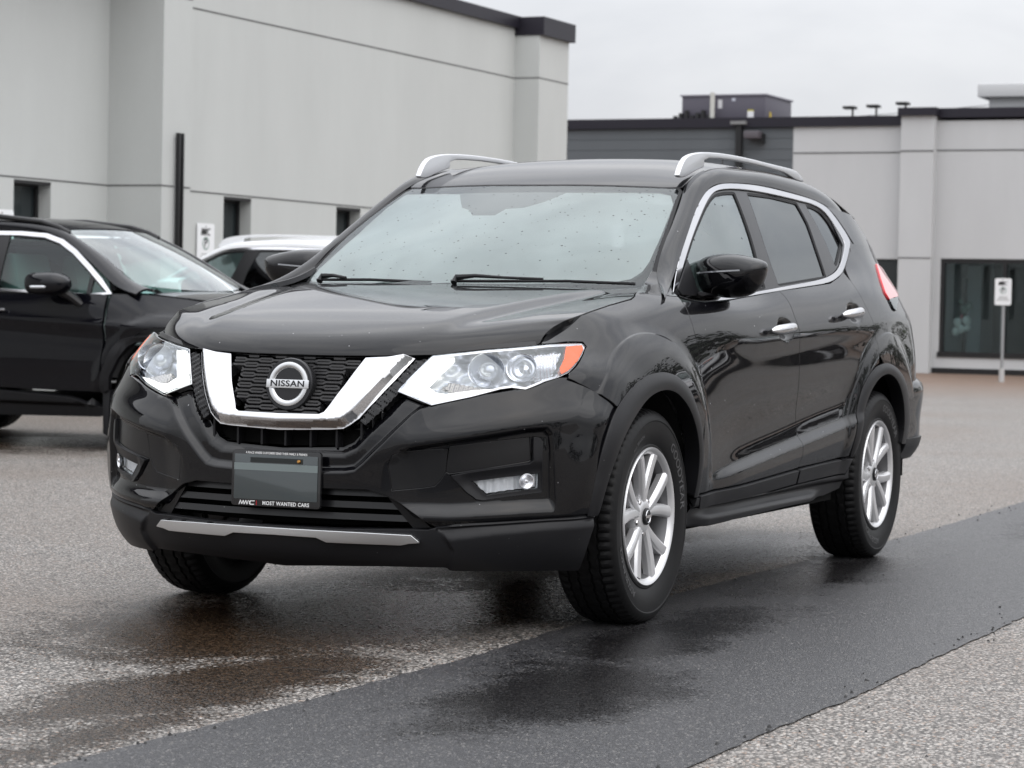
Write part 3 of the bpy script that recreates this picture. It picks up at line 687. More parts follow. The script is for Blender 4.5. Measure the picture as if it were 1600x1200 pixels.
in_r = [(1323, 712), (1330, 695), (1334, 668), (1340, 640), (1350, 610), (1361, 592), (1373, 583.5), (1383, 584), (1393, 595), (1400, 615), (1403, 640), (1403, 670), (1400, 692)]
flare('wheel_arch_trim', rr_out, in_r)
# ---- windows, pillars, bright trim (upper side surface)
ch_o = [(1051.7, 459), (1056, 430), (1063, 398), (1074.4, 362.5), (1085.6, 332.5), (1095, 312), (1104, 298.5), (1117.5, 289.4), (1132.5, 286), (1158.8, 286.6), (1188.8, 290), (1226, 298.8), (1254.4, 306.6), (1273, 312.8), (1290, 321.5), (1303, 336), (1320, 360.6), (1327.5, 374), (1329, 381), (1327, 392), (1320, 420), (1311.7, 432), (1296.7, 441.7), (1266.7, 446.7), (1217, 454.5), (1183, 460.5), (1137, 469), (1100, 471), (1077, 468)]
ch_i = [(1060, 451), (1063, 437), (1074, 398), (1084.7, 366), (1095, 340), (1104.4, 318), (1113.8, 303), (1125, 296.5), (1151, 295), (1188.8, 300), (1226, 308), (1254, 315), (1269, 318.8), (1285, 327), (1297.5, 341), (1315, 369), (1320, 379), (1320, 387), (1313, 415), (1303, 427), (1283, 436), (1233, 445), (1183, 454.5), (1137, 462.5), (1100, 465), (1075, 460)]
CO, CI = up(smoothpoly(ch_o, it=2, keep=(0,))), up(smoothpoly(ch_i, it=2, keep=(0,)))
panel('window_trim', US, CO, CHROME, car, [inset(CI, -.0035)], res=.012, mirror=True, off=.0, depth=.012, rad=.002)
g1 = upS([(1073.5, 407), (1084.5, 371), (1095, 344.5), (1105, 321), (1114, 306.5), (1121, 300.5), (1134, 297.7), (1150.5, 297.5), (1158, 315), (1166, 336), (1177, 368), (1186, 400), (1193, 425), (1200, 451), (1140, 461.5), (1097, 463.5), (1086, 450)])
g2 = upS([(1169, 298.5), (1207.5, 303.8), (1247, 313.8), (1257, 331), (1266.6, 349.4), (1280, 388), (1295, 433.8), (1258, 440), (1220, 446.5), (1208, 414), (1196.7, 380), (1184, 341)])
g3 = upS([(1260.5, 317.5), (1272, 320.5), (1285, 328), (1297, 343), (1317, 375), (1318.5, 381), (1311, 415), (1308, 415), (1290, 372)])
panel('pillar_trim', US, CI, SATIN, car, [g1, g2, g3], res=.014, mirror=True, off=-.009, depth=.015, gap=.0002)
for g, m_, n_ in ((g1, SIDEG, 'front_side_window'), (g2, PRIVG, 'rear_side_window'), (g3, PRIVG, 'quarter_window')):
    panel(n_, US, g, m_, car, res=.02, mirror=True, off=-.016, depth=.003, gap=.0, rad=.0005)
panel('light_veil', US, g1, VEILS, car, res=.03, mirror=True, off=-.020, depth=.001, gap=.001, rad=.0002)  # pale sheet added inside the front pane, painted-in haze
# rubber channels round the panes
for g, n_ in ((g1, 'window_seal'), (g2, 'window_seal'), (g3, 'window_seal')):
    panel(n_, US, g, RUB, car, [inset(resample(g, .02), .009)], res=.012, mirror=True, off=-.011, depth=.008, gap=-.001)
panel('mirror_sail', US, up([(1073, 405), (1058, 452), (1064, 460), (1100, 464.5), (1088, 450)]), CLAD, car, res=.02, mirror=True, off=.004, depth=.02)
# D pillar
sP = lambda pts: US.pix(pts)
dp = np.vstack([up([(1304.5, 336), (1321, 359.5), (1329.5, 373), (1331, 381)]), [[US.sk[-1], US.tk[4]+.022], [US.sk[-1], US.tk[7]]], up([(1345, 372), (1318, 330)])[1:]*[1, 1]])
dpl = np.array([up([(1290, 321)])[0], up([(1304.5, 336)])[0], up([(1321, 359.5)])[0], up([(1330, 374)])[0]])
tz = np.interp(1.352, UZ, US.tk)
DP = np.vstack([dpl, [[dpl[-1, 0]+.02, tz]], [[US.sk[11]+.13, tz], [US.sk[11]-.01, US.tk[5]+.04], [US.sk[11]-.07, US.tk[6]], [US.sk[9]+.25, US.tk[6]+.02]]])
panel('rear_pillar', US, DP, PAINT, car, res=.02, mirror=True, gap=0, depth=.02)
panel('pillar_filler', US, up([(1296, 322), (1320, 340), (1338, 362), (1346, 392), (1340, 425), (1322, 432), (1312, 431), (1316, 400), (1318, 382), (1300, 345)]), PAINT, car, res=.02, off=-.003, mirror=True, depth=.01)
# ribbon
rp = RB.pix([(1018.5, 422.5), (1026, 423.5), (1036, 430), (1045, 440), (1052.5, 455)])-[.045, 0]
tA, tB = RB.tk[1]+.0015, RB.tk[5]
RBp = np.vstack([[[.0, tB], [.0, RB.tk[3]], [.0, tA]], [[s, tA] for s in RB.sk[1:]], [[RB.sk[-1], tB]], [[s, tB] for s in RB.sk[::-1][1:-1]]])
panel('roof_side_rail', RB, RBp, PAINT, car, res=.014, mirror=True, gap=.0005, depth=.02)
# ---- roof, windscreen
RT_ = np.array([[RF.sk[1]-.0+.03, RF.tk[1]+.004], [RF.sk[-2]-.03, RF.tk[1]+.004], [RF.sk[-2]-.03, RF.tk[-2]], [RF.sk[1]+.03, RF.tk[-2]]])
rfe = lambda s: s
yy = [-.572, -.45, -.3, -.15, 0, .15, .3, .45, .572]
def rf_st(x, y):  # surface coordinate from plan position
    s = RF.sk[0]+(y+.60)/1.2*(RF.sk[-1]-RF.sk[0]); st = np.array([[s, RF.tk[3]]])
    for _ in range(15):
        p = RF.base(st)[0]; q1 = RF.base(st+[1e-4, 0])[0]; q2 = RF.base(st+[0, 1e-4])[0]
        J = np.array([[(q1-p)[0], (q2-p)[0]], [(q1-p)[1], (q2-p)[1]]])/1e-4; st = st+np.linalg.solve(J, np.array([x, y])-p[:2])
    return st[0]
RP = np.array([rf_st(-1.015-.075*(abs(y)/.57)**2, y) for y in yy]+[rf_st(x, y) for x, y in ((-1.5, .565), (-2, .56), (-2.5, .55), (-2.8, .535))]+[rf_st(-3.22+.30*(abs(y)/.53)**3, y) for y in (.53, .45, .3, .15, 0, -.15, -.3, -.45, -.53)]+[rf_st(x, -y) for x, y in ((-2.8, .535), (-2.5, .55), (-2, .56), (-1.5, .565))])
panel('roof', RF, RP, PAINT, car, res=.03, depth=.02, bres=.02)
# black channels each side of the roof: they carry the rails
mb = MB()
for s in (1, -1):
    xs = np.linspace(-1.12, -3.3, 40); ez = lambda x: float(np.interp(-x, [-a for a in EX], EZ))
    for a, b in zip(xs[:-1], xs[1:]):
        mb.add([(a, s*.545, ez(a)-.012), (b, s*.545, ez(b)-.012), (b, s*.585, ez(b)-.012), (a, s*.585, ez(a)-.012)], [(0, 1, 2, 3)])
    mb.build('roof_channel', SATIN, car); mb = MB()
fr_in = WS.pix([(487, 437), (484, 430), (500, 415), (530, 388), (560, 362), (595, 330), (622, 305), (635, 301), (720, 300.5), (860, 298.5), (1030, 299.5), (1047, 303), (1051, 317), (1040, 345), (1027, 377), (1013, 407), (1002, 422), (985, 433), (960, 437.5), (900, 438.5), (700, 438.5), (560, 438)])
s0, s1 = WS.sk[0], WS.sk[-1]; t0 = WS.tk[1]*.55; t1 = WS.tk[5]
WP = np.array([[s0+.01, t0], [s1-.01, t0], [s1-.006, WS.tk[2]], [s1-.006, t1-.03], [s1-.02, t1], [s0+.02, t1], [s0+.006, t1-.03], [s0+.006, WS.tk[2]]])
ws = panel('windscreen', WS, WP, WSG, car, res=.05, depth=.004, gap=.004)
panel('dark_border', WS, WP, FRIT, ws, [fr_in], res=.03, off=-.0055, depth=.002, gap=.005)
panel('windscreen_seal', WS, inset(resample(WP, .02), -.012), RUB, car, [inset(resample(WP, .02), .004)], res=.01, off=.001, depth=.02)
panel('light_veil', WS, fr_in, VEILW, ws, res=.04, off=-.009, depth=.001, gap=-.002, rad=.0002)  # added sheet that paints a bright haze over the clear area
camh = WS.pix([(718, 298), (721, 321), (733, 325), (737, 333), (772, 333), (790, 323), (818, 321), (850, 312), (885, 298)])
panel('camera_housing', WS, camh, INTM, ws, res=.02, off=-.0075, depth=.0010)
# ---- grille
def gp(y, z, d=0):  # point on the nose at lateral y and height z
    return None
ch_out = fp([(513.8, 669.6), (534, 668.3), (545, 662), (559, 651.6), (585, 623), (616, 590), (647, 557)])
ch_in = fp([(572, 560), (540, 602), (508, 645), (500, 648.7)])
V = sym([cen(670)]+list(ch_out)+list(ch_in)+[cen(647)])
Vmid = sym([cen(664)]+list(fp([(512, 663.5), (530, 661.5), (548, 649), (575, 620), (608, 586), (634, 559)])))
VO = np.vstack([[cen(670)], ch_out])
def vo(st, p):
    q = st.copy(); q[:, 0] = abs(q[:, 0]); s = dist(q, VO, False); return -.012+.026*np.clip(s/.026, 0, 1)-.010*sstep(s, .026, .075)
FR.disp = None
vsm = smoothpoly(V, it=1, keep=[])
panel('chrome_grille_frame', FR, V, CHROME, car, res=.006, ofn=vo, depth=.05, gap=0, lines=[inset(resample(V, .01), d) for d in (.013, .026)])
# ribbed dark strips beside the bright frame
strip = fp([(650, 559), (671, 558), (648, 583), (623, 609), (597, 637), (569, 663), (561, 656), (585, 626), (618, 592)])
def so(st, p):
    a = strip[5]; b = strip[1]; dd = (b-a)/np.linalg.norm(b-a); q = st.copy(); q[:, 0] = abs(q[:, 0]); u = (q-a)@dd
    return -.016+.005*(np.sin(u*2*math.pi/.019) > -.2)*1.0
panel('ribbed_strip', FR, strip, SATIN, car, res=.0045, ofn=so, depth=.03, mirror=True, gap=.001)
ctr = lambda v: cen(v)
# upper honeycomb-like mesh between the chrome: rows of flattened hexagon bars
gi = sym([cen(646)]+list(fp([(499, 648), (507, 644), (539, 601), (571, 559)]))+[cen(556)])
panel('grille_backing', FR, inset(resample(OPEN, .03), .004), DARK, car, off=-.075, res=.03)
mb = MB()
tz0, tz1 = gi[:, 1].min(), gi[:, 1].max(); nrow = 11; pitch = .104
for r in range(nrow+1):
    tt = tz0+.004+(tz1-tz0)*r/nrow; ph = pitch/2*(r % 2)
    for k in range(-7, 8):
        s0_ = k*pitch+ph
        zig = [(-.030, 0), (-.020, .0052), (.020, .0052), (.030, 0), (.074, 0)] if r % 2 else [(-.030, 0), (-.020, .0052), (.020, .0052), (.030, 0), (.074, 0)]
        for (a, da), (b, db) in zip(zig[:-1], zig[1:]):
            for sg in ((1, -1) if (da or db) else (1,)):
                q = np.array([[s0_+a, tt+da*sg], [s0_+b, tt+db*sg]])
                if not inside(q, gi).all(): continue
                P_ = FR.base(q); n = FR.nrm0(q); up_ = np.array([0, 0, 1.])
                c = [P_[0]-n[0]*.008, P_[1]-n[1]*.008]; bk = [P_[0]-n[0]*.05, P_[1]-n[1]*.05]; h = .0030
                mb.add([c[0]-up_*h, c[1]-up_*h, c[1]+up_*h, c[0]+up_*h, bk[0]-up_*h, bk[1]-up_*h, bk[1]+up_*h, bk[0]+up_*h], [(0, 1, 2, 3), (3, 2, 6, 7), (0, 4, 5, 1)])
mb.build('grille_mesh', mat('grille_black', (.06, .06, .062), .25), car, smooth=False)
# lower vents below the chrome
mb = MB()
for y in (-.26, -.165, -.075, .012, .10, .19, .27):
    z0, z1 = .612, .668; x0 = float(np.interp(abs(y), [0, .2, .4], [.925, .915, .88]))
    MB().box(x0-.07, x0-.012, y-.0035, y+.0035, z0-.012, z1+.012).build('vent_rib', CLAD, car, smooth=False)
mb = MB()
for k in range(7):
    z = .606+k*.0085; 
    ys = np.linspace(-.3, .3, 13)
    for a, b in zip(ys[:-1], ys[1:]):
        X = lambda y: float(np.interp(abs(y), [0, .2, .4], [.925, .915, .88]))-.055
        mb.add([(X(a), a, z), (X(b), b, z), (X(b), b, z+.003), (X(a), a, z+.003)], [(0, 1, 2, 3)])
mb.build('vent_mesh', SATIN, car, smooth=False)
# lip under the hood edge
def tb(t): return t
ts = float(fp([(600, 556)])[0, 1])
panel('grille_top_cover', FR, sym([cen(556.5)]+list(fp([(540, 556.5), (600, 555.5), (646, 554), (672, 552), (760, 543), (840, 537)]))+list(fp([(838, 530), (760, 536), (672, 546)]))+[cen(548)]), SATIN, car, res=.02, off=-.008, depth=.05)

# ---- text helper
def text_geo(s, size=1.0, ext=.0, bold=0, space=1.0):
    cu = bpy.data.curves.new('lettering', 'FONT'); cu.body = s; cu.size = size; cu.align_x = 'CENTER'; cu.align_y = 'CENTER'; cu.extrude = ext; cu.offset = bold; cu.space_character = space
    cu.resolution_u = 3
    o = bpy.data.objects.new('lettering', cu); C.objects.link(o); dg = bpy.context.evaluated_depsgraph_get()
    me = bpy.data.meshes.new_from_object(o.evaluated_get(dg)); V = [tuple(v.co) for v in me.vertices]; F = [tuple(p.vertices) for p in me.polygons]
    bpy.data.objects.remove(o); bpy.data.curves.remove(cu); bpy.data.meshes.remove(me); return V, F
def text_obj(name, s, m, parent, fn, size=1, sx=1, bold=0, ext=.001, space=1):
    V, F = text_geo(s, size, ext, bold, space); mb = MB(); mb.add([fn(x*sx, y, z) for x, y, z in V], F)
    me = bpy.data.meshes.new(name); me.from_pydata([tuple(map(float, v)) for v in mb.V], [], mb.F); me.materials.append(m)
    o = bpy.data.objects.new(name, me); C.objects.link(o); o.parent = parent; return o
# ---- emblem
ec = at(451, 600, 1, 0.0); ec = np.array([.912, 0, ec[2]]); ec = at(451, 600, 0, .915)
tilt = math.radians(-7)
ex = np.array([0, 1., 0]); ez = np.array([math.sin(-tilt)*-1, 0, math.cos(tilt)]); en = np.cross(ex, ez)
emb = lambda x, y, h: ec+ex*x+ez*y+en*h
Rr = .0735
def lath(name, prof, m, par, n=56): mb = MB(); mb.lathe(prof, emb, n); return mb.build(name, m, par, angle=50)
badge = lath('badge', [(0, -.03), (Rr+.010, -.03), (Rr+.010, -.004), (Rr+.007, 0), (Rr-.004, .0005), (0, .0005)], mat('badge_rim', (.03, .03, .032), .22, .6), car)
lath('ring', [(Rr-.022, .001), (Rr-.020, .004), (Rr-.012, .0065), (Rr-.004, .004), (Rr-.003, .001)], SATCH, badge)
mb = MB(); mb.prism([(-Rr-.002, -.0135), (Rr+.002, -.0135), (Rr+.002, .0135), (-Rr-.002, .0135)], emb, .002, .0085); mb.build('bar', SATCH, badge, bevel=.0012)
text_obj('lettering', 'NISSAN', LETTER, badge, lambda x, y, z: emb(x, y, .0088+z), size=.0265, sx=1.32, bold=.0006, ext=.0004, space=1.06)
# ---- plate
pc = at(431, 748.5, 0, .958); pc[1] = float(pc[1]); pe = np.array([-.03, 1, 0.0]); pe /= np.linalg.norm(pe); pu = np.array([-.02, 0, 1.]); pu /= np.linalg.norm(pu); pn = np.cross(pe, pu)
pm = lambda x, y, h: pc+pe*x+pu*y+pn*h
def rrect(w, h, r, n=5):
    o = []
    for cx, cy, a0 in ((w-r, h-r, 0), (-w+r, h-r, 90), (-w+r, -h+r, 180), (w-r, -h+r, 270)):
        for k in range(n+1): a = math.radians(a0+90*k/n); o.append((cx+r*math.cos(a), cy+r*math.sin(a)))
    return o
plate = MB().prism(rrect(.157, .088, .010), pm, -.012, 0).build('plate_frame', mat('plate_frame_black', (.008, .008, .009), .25, coat=.5), car, bevel=.002)
MB().prism(rrect(.147, .071, .004), lambda x, y, h: pm(x, y+.004, h), .0004, .0026).build('plate_cover', mat('smoked_cover', (.035, .045, .048), .10, coat=1), plate, bevel=.0008)
MB().box(-.1, .1, -.1, .1, 0, .1)
MB().prism([(-.147, -.011), (.147, -.011), (.147, .011), (-.147, .011)], lambda x, y, h: pm(x, y+.036, h), .0028, .0032).build('plate_band', mat('band_grey', (.16, .19, .19), .3), plate, smooth=False)
MB().prism([(-.090, -.008), (.095, -.008), (.095, .008), (-.090, .008)], lambda x, y, h: pm(x, y+.0575, h), .0028, .0034).build('plate_bracket', mat('bracket_dark', (.012, .015, .015), .3), plate, smooth=False)
MB().lathe([(0, .008), (.004, .0075), (.006, .004), (.006, 0)], lambda x, y, h: pm(x+.082, y+.0575, h+.003), 10).build('screw', mat('brass_screw', (.55, .28, .08), .35, .9), plate)
text_obj('lettering', 'A PLACE WHERE CUSTOMERS SEND THEIR FAMILY & FRIENDS', WHITEL, plate, lambda x, y, z: pm(x, y+.0795, .0006+z), size=.0098, sx=.80, bold=.0001, ext=.0003)
text_obj('lettering', 'MOST WANTED CARS', WHITEL, plate, lambda x, y, z: pm(x+.037, y-.0775, .0006+z), size=.0165, sx=.93, bold=.0003, ext=.0003, space=1.1)
MB().box(0, 0, 0, 0, 0, 0)
MB().prism([(-.0008, -.007), (.0008, -.007), (.0008, .007), (-.0008, .007)], lambda x, y, h: pm(x-.0665, y-.0775, h), .0005, .0012).build('red_mark', mat('red_mark', (.6, .01, .02), .5), plate, smooth=False)
def mwc(fn, h, w, t):
    """three slanted letters drawn as bars"""
    mb = MB()
    def bar(x0, y0, x1, y1, th=t): mb.prism([(x0-th, y0), (x0+th, y0), (x1+th, y1), (x1-th, y1)], fn, 0, .0006)
    bar(-w, -h, -w*.82, h); bar(-w*.82, h, -w*.66, -h); bar(-w*.66, -h, -w*.46, h); bar(-w*.46, h, -w*.34, -h)
    bar(-w*.34, -h, -w*.14, h); bar(-w*.14, h, 0, -h); bar(0, -h, w*.2, h); bar(w*.2, h, w*.32, h)
    mb.prism([(w*.45, h), (w, h), (w*.97, h*.6), (w*.5, h*.6), (w*.44, 0), (w*.44, -h*.6), (w*.93, -h*.6), (w*.9, -h), (w*.4, -h), (w*.28, -h*.6), (w*.28, h*.5)], fn, 0, .0006)
    return mb
mwc(lambda x, y, z: pm(x-.100, y-.0775, .0006+z), .0068, .028, .0013).build('lettering', WHITEL, plate, smooth=False)

# ---- headlights
def hs(pts): return fp(pts)
HLc = HLst
amb = hs([(884, 542), (909, 539.5), (911, 546), (903, 563), (889, 579), (875.5, 586), (874, 576), (881, 562)])
drl = hs([(624, 610), (674, 629.5), (735, 616.5), (783, 604.5), (740, 607.5), (697, 613.5), (681, 611), (667, 601), (690, 577), (712, 557), (678, 558)])
bowls = [((757, 577), 19, 17), ((812, 573), 17, 17)]
for sg in (1, -1):
    M_ = (lambda q: q) if sg > 0 else mir
    hlp = panel('headlight', FR, M_(HLc), LENS, car, res=.02, off=.002, depth=.004, gap=.001)
    panel('lamp_housing', FR, M_(inset(resample(HLc, .02), .002)), LAMPB, hlp, res=.012, off=-.055, depth=.01,
          ofn=lambda st, p: .012*np.sin(st[:, 1]*90)*np.cos(st[:, 0]*55))
    panel('lamp_rim', FR, M_(inset(resample(HLc, .02), -.0005)), CHROME, hlp, [M_(inset(resample(HLc, .02), .005))], res=.02, off=-.004, depth=.055, gap=0)
    panel('daytime_running_light', FR, M_(drl), DRL, hlp, res=.012, off=-.008, depth=.02)
    panel('amber_marker', FR, M_(amb), AMBER, hlp, res=.012, off=.0035, depth=.02)
    for (c, a, b), nm in zip(bowls, ('projector', 'reflector_bowl')):
        q = hs([c])[0]; e1 = hs([(c[0]+a, c[1])])[0]; 
        st = np.array([[q[0]*sg, q[1]]]); P_ = FR.base(st)[0]; n = FR.nrm0(st)[0]; n = n*.35+np.array([.94, 0.0, 0]); n /= np.linalg.norm(n)
        ux = np.cross([0, 0, 1.], n); ux /= np.linalg.norm(ux); uz = np.cross(n, ux); r = .055 if nm == 'projector' else .046
        fn = lambda x, y, h: P_+ux*x*1.1+uz*y+n*(h-.03)
        MB().lathe([(r, .012), (r*.96, .010), (r*.8, -.012), (r*.55, -.026), (r*.50, -.026)] if nm == 'projector' else [(r, .008), (r*.93, .006), (r*.75, -.010), (r*.62, -.009), (r*.5, -.02), (r*.32, -.024), (0, -.02)], fn, 32).build(nm, REFL, hlp, angle=25)
        if nm == 'projector': MB().lathe([(r*.56, -.026), (r*.54, -.006), (r*.40, .006), (r*.2, .012), (0, .014)], fn, 32).build('projector_lens', mat('projector_glass', (.42, .44, .48), .03, .5, coat=1), hlp, angle=60)
    fq = hs([(838, 548), (858, 546), (880, 545), (872, 574), (862, 584), (838, 590), (830, 575)])
    panel('fluted_reflector', FR, M_(fq), REFL, hlp, res=.006, off=-.022, ofn=lambda st, p: .0035*np.sin(st[:, 0]*480)-.012*np.cos((st[:, 1]-fq[:, 1].mean())*30))
    # shelf with fine flutes under the bowls
    fl = hs([(690, 600), (720, 612), (780, 602), (740, 596), (705, 590)])
    panel('turn_signal', FR, M_(fl), mat('fluted_bezel', (.45, .42, .40), .25, .8), hlp, res=.006, off=-.03, ofn=lambda st, p: .004*np.sin(st[:, 0]*420))
FR.disp = fdisp
# ---- tail lights (on the side surface, wrapping the corner)
tl = sp([(1368, 413), (1377, 418), (1391, 430), (1400, 445), (1402.5, 457), (1401, 463.7), (1387.5, 468), (1381.7, 458), (1375, 438)])
tl2 = sp([(1388, 469), (1401, 465), (1400, 476), (1397, 486), (1394, 483)])
# ---- wheels: axis along +y, centre at the origin
TREAD = 216
def make_wheel():
    w_ = lambda x, y, h: (x, h, y)
    mb = MB()   # barrel and lip
    mb.lathe([(.209, .084), (.214, .092), (.222, .0995), (.2285, .1015), (.2315, .098), (.2315, .085)], w_, 96)
    rim = mb.build('wheel', ALLOY, None, angle=50)
    mb = MB()
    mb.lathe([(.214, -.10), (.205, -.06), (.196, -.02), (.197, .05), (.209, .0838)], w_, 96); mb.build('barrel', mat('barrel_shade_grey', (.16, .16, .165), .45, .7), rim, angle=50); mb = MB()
    # hub dish
    mb.lathe([(.018, .084), (.034, .084), (.050, .082), (.066, .072), (.072, .045), (.072, 0), (.03, -.02)], w_, 60)
    mb.build('hub', ALLOY, rim, angle=30)
    for k in range(5):
        for sg in (-1, 1):
            a0 = math.radians(90+72*k+sg*4.5); a1 = math.radians(90+72*k+sg*17.5); mb = MB()
            n = 9; V = []; F = []
            for i in range(n):
                t = i/(n-1); r = .044+(.211-.044)*t; a = a0+(a1-a0)*t**.85
                wd = .0160+.0060*t+ .002*math.sin(t*3.1); h = .079+.008*math.sin(t*1.6)+.006*t*t
                d = np.array([math.cos(a), math.sin(a)]); nn = np.array([-d[1], d[0]])
                for u, hh in ((-wd, -.030), (-wd*.98, -.010), (-wd*.72, -.0005), (-wd*.2*sg*-1-wd*.25, .003), (wd*.35, .002), (wd*.72, -.0005), (wd*.98, -.010), (wd, -.030)):
                    p = d*r+nn*u; V.append(w_(p[0], p[1], h+hh))
            for i in range(n-1):
                for j in range(7): F.append((i*8+j, i*8+j+1, (i+1)*8+j+1, (i+1)*8+j))
                F.append((i*8+7, i*8, (i+1)*8, (i+1)*8+7))
            F.append(tuple(range(8))); F.append(tuple((n-1)*8+j for j in range(8)))
            mb.add(V, F); mb.build('spoke', ALLOY, rim, angle=24)
        a = math.radians(90+72*k+36); c = np.array([math.cos(a), math.sin(a)])*.057
        MB().lathe([(0, .086), (.008, .086), (.010, .082), (.010, .06)], lambda x, y, h: (c[0]+x, h-.006, c[1]+y), 6).build('lug_nut', CHROME, rim, smooth=False)
    cap = MB().lathe([(0, .094), (.024, .094), (.0285, .091), (.029, .075)], w_, 40).build('hub_cap', SATIN, rim)
    MB().lathe([(.0185, .0942), (.0205, .096), (.0225, .0942)], w_, 40).build('cap_ring', CHROME, rim)
    MB().box(-.024, .024, .0942, .0965, -.0042, .0042).build('cap_bar', CHROME, rim, smooth=False)
    MB().lathe([(.03, .0), (.148, .0), (.150, -.004), (.150, -.026), (.03, -.026)], w_, 64).build('brake_disc', CARB, rim, angle=30)
    cb = MB(); 
    cal = [(math.cos(math.radians(a))*r, math.sin(math.radians(a))*r) for a, r in [(x, .158) for x in range(-25, 26, 10)]+[(x, .10) for x in range(25, -26, -10)]]
    cb.prism(cal, w_, -.04, .02).build('brake_caliper', mat('caliper_grey', (.10, .10, .105), .5, .5), rim, bevel=.004)
    # tyre
    prof = [(.219, .078), (.226, .089), (.2315, .0955), (.238, .096), (.242, .0935), (.252, .0990), (.270, .1050), (.287, .1085), (.305, .1095), (.318, .1095), (.321, .1112), (.326, .1105), (.338, .1045), (.348, .0965), (.3525, .091), (.357, .081), (.3600, .068), (.3605, .062), (.353, .0605), (.353, .0545), (.3608, .053), (.3618, .036), (.3618, .028), (.353, .0265), (.353, .0205), (.3619, .019), (.362, .0)]
    prof = prof+[(r, -h) for r, h in prof[:-1][::-1]]
    m = len(prof); V = []; F = []
    for k in range(TREAD):
        a = 2*math.pi*k/TREAD
        for i, (r, h) in enumerate(prof):
            rr = r; j = min(i, m-1-i); side = 1 if i < m/2 else -1
            if 13 <= j <= 17 and (k+(0 if side > 0 else 1)) % 3 == 0: rr -= .006 if j > 13 else .002
            if j in (20, 21, 22, 25, 26) and (k*2+j) % 9 == 0: rr -= .005
            zig = .0022*(1 if (k//2) % 2 else -1) if 17 <= j <= 25 else 0
            V.append(w_(rr*math.cos(a), rr*math.sin(a), h+zig))
    for k in range(TREAD):
        k2 = (k+1) % TREAD
        for i in range(m-1): F.append((k*m+i, k*m+i+1, k2*m+i+1, k2*m+i))
    ty = MB().add(V, F).build('tyre', RUBT, rim, angle=28)
    def curved(s, rad, mid, size, m_, ccw=False, hh=.1126, sx=1.0, bold=.0006):
        Vt, Ft = text_geo(s, size, .0006, bold, 1.05)
        def fn(x, y, z):
            r = rad+y*(1); a = math.radians(mid)-x*sx/rad
            hp = np.interp(r, [.252, .270, .287, .305, .318], [.0990, .1050, .1085, .1095, .1085])
            return (r*math.cos(a), hp+.0006+z, r*math.sin(a))
        me = bpy.data.meshes.new('lettering'); me.from_pydata([fn(*v) for v in Vt], [], Ft); me.materials.append(m_)
        o = bpy.data.objects.new('lettering', me); C.objects.link(o); o.parent = rim
    TL = mat('tyre_lettering', (.055, .055, .057), .45)
    # seen from outside (+y), +x is on the left hand side
    curved('GOODYEAR', .285, 155, .038, TL, sx=-1.15) if False else None
    return rim, curved, TL
wheel0, _curved, TLm = make_wheel()
# lettering runs round the side wall, readable from outside
def wheel_text(s, rad, mid, size, sx=1.15):
    Vt, Ft = text_geo(s, size, .0006, .0005, 1.05)
    def fn(x, y, z):
        r = rad+y; a = math.radians(mid)+x*sx/rad     # viewed from +y the angle grows to the left->right when measured this way round
        hp = np.interp(r, [.252, .270, .287, .305, .318], [.0990, .1050, .1085, .1095, .1085])
        return (r*math.cos(a), hp+.0006+z, r*math.sin(a))
    me = bpy.data.meshes.new('lettering'); me.from_pydata([fn(*v) for v in Vt], [], Ft); me.materials.append(TLm)
    o = bpy.data.objects.new('lettering', me); C.objects.link(o); o.parent = wheel0
# from outside (+y looking to -y) the car's front (+x) is on the left: angle increasing goes clockwise on screen
wheel_text('GOODYEAR', .285, 152, .040)
wheel_text('ASSURANCE', .285, -38, .034)
wheel_text('ALL SEASON', .285, 62, .016)
for nm, x, y, rz, sp_ in (('a', 0, .7925, 0, 0), ('b', -2.706, .7925, 0, 31), ('c', 0, -.7925, math.pi, 50), ('d', -2.706, -.7925, math.pi, 20)):
    if nm == 'a': o = wheel0; kids = []
    else:
        o = wheel0.copy(); C.objects.link(o)
        for ch in wheel0.children: c = ch.copy(); C.objects.link(c); c.parent = o
    o.parent = car; o.location = (x, y, .3605); o.rotation_euler = (0, math.radians(sp_), rz)
# ---- wheel wells and floor
LIN = mat('wheel_liner', (.012, .012, .012), .85, spec=.2)
for cx, R_ in ((.02, .455), (-2.73, .455)):
    for s in (1, -1):
        V = []; F = []; n = 28
        for i in range(n+1):
            a = math.radians(2+182*i/n)
            for y in (.36, .72, .865): V.append((cx+R_*math.cos(a)*(1.02 if y > .8 else 1), s*y, .36+R_*math.sin(a)*(.99 if y > .8 else 1)))
        for i in range(n):
            for j in range(2): F.append((i*3+j, i*3+j+1, (i+1)*3+j+1, (i+1)*3+j))
        F.append(tuple(i*3 for i in range(n+1)))
        MB().add(V, F).build('wheel_liner', LIN, car)
mb = MB(); mb.box(-3.5, .80, -.36, .36, .27, .30); mb.box(-2.2, -.50, -.84, .84, .28, .31); mb.box(-3.55, -3.2, -.55, .55, .40, .44); mb.box(.36, .80, -.50, .50, .24, .27)
mb.build('underbody', DARK, car, smooth=False)
# dark shell behind the skins (fire wall, engine bay, floor of the boot)
MB().box(.30, .62, -.62, .62, .35, .86).build('engine_bay', DARK, car, smooth=False)
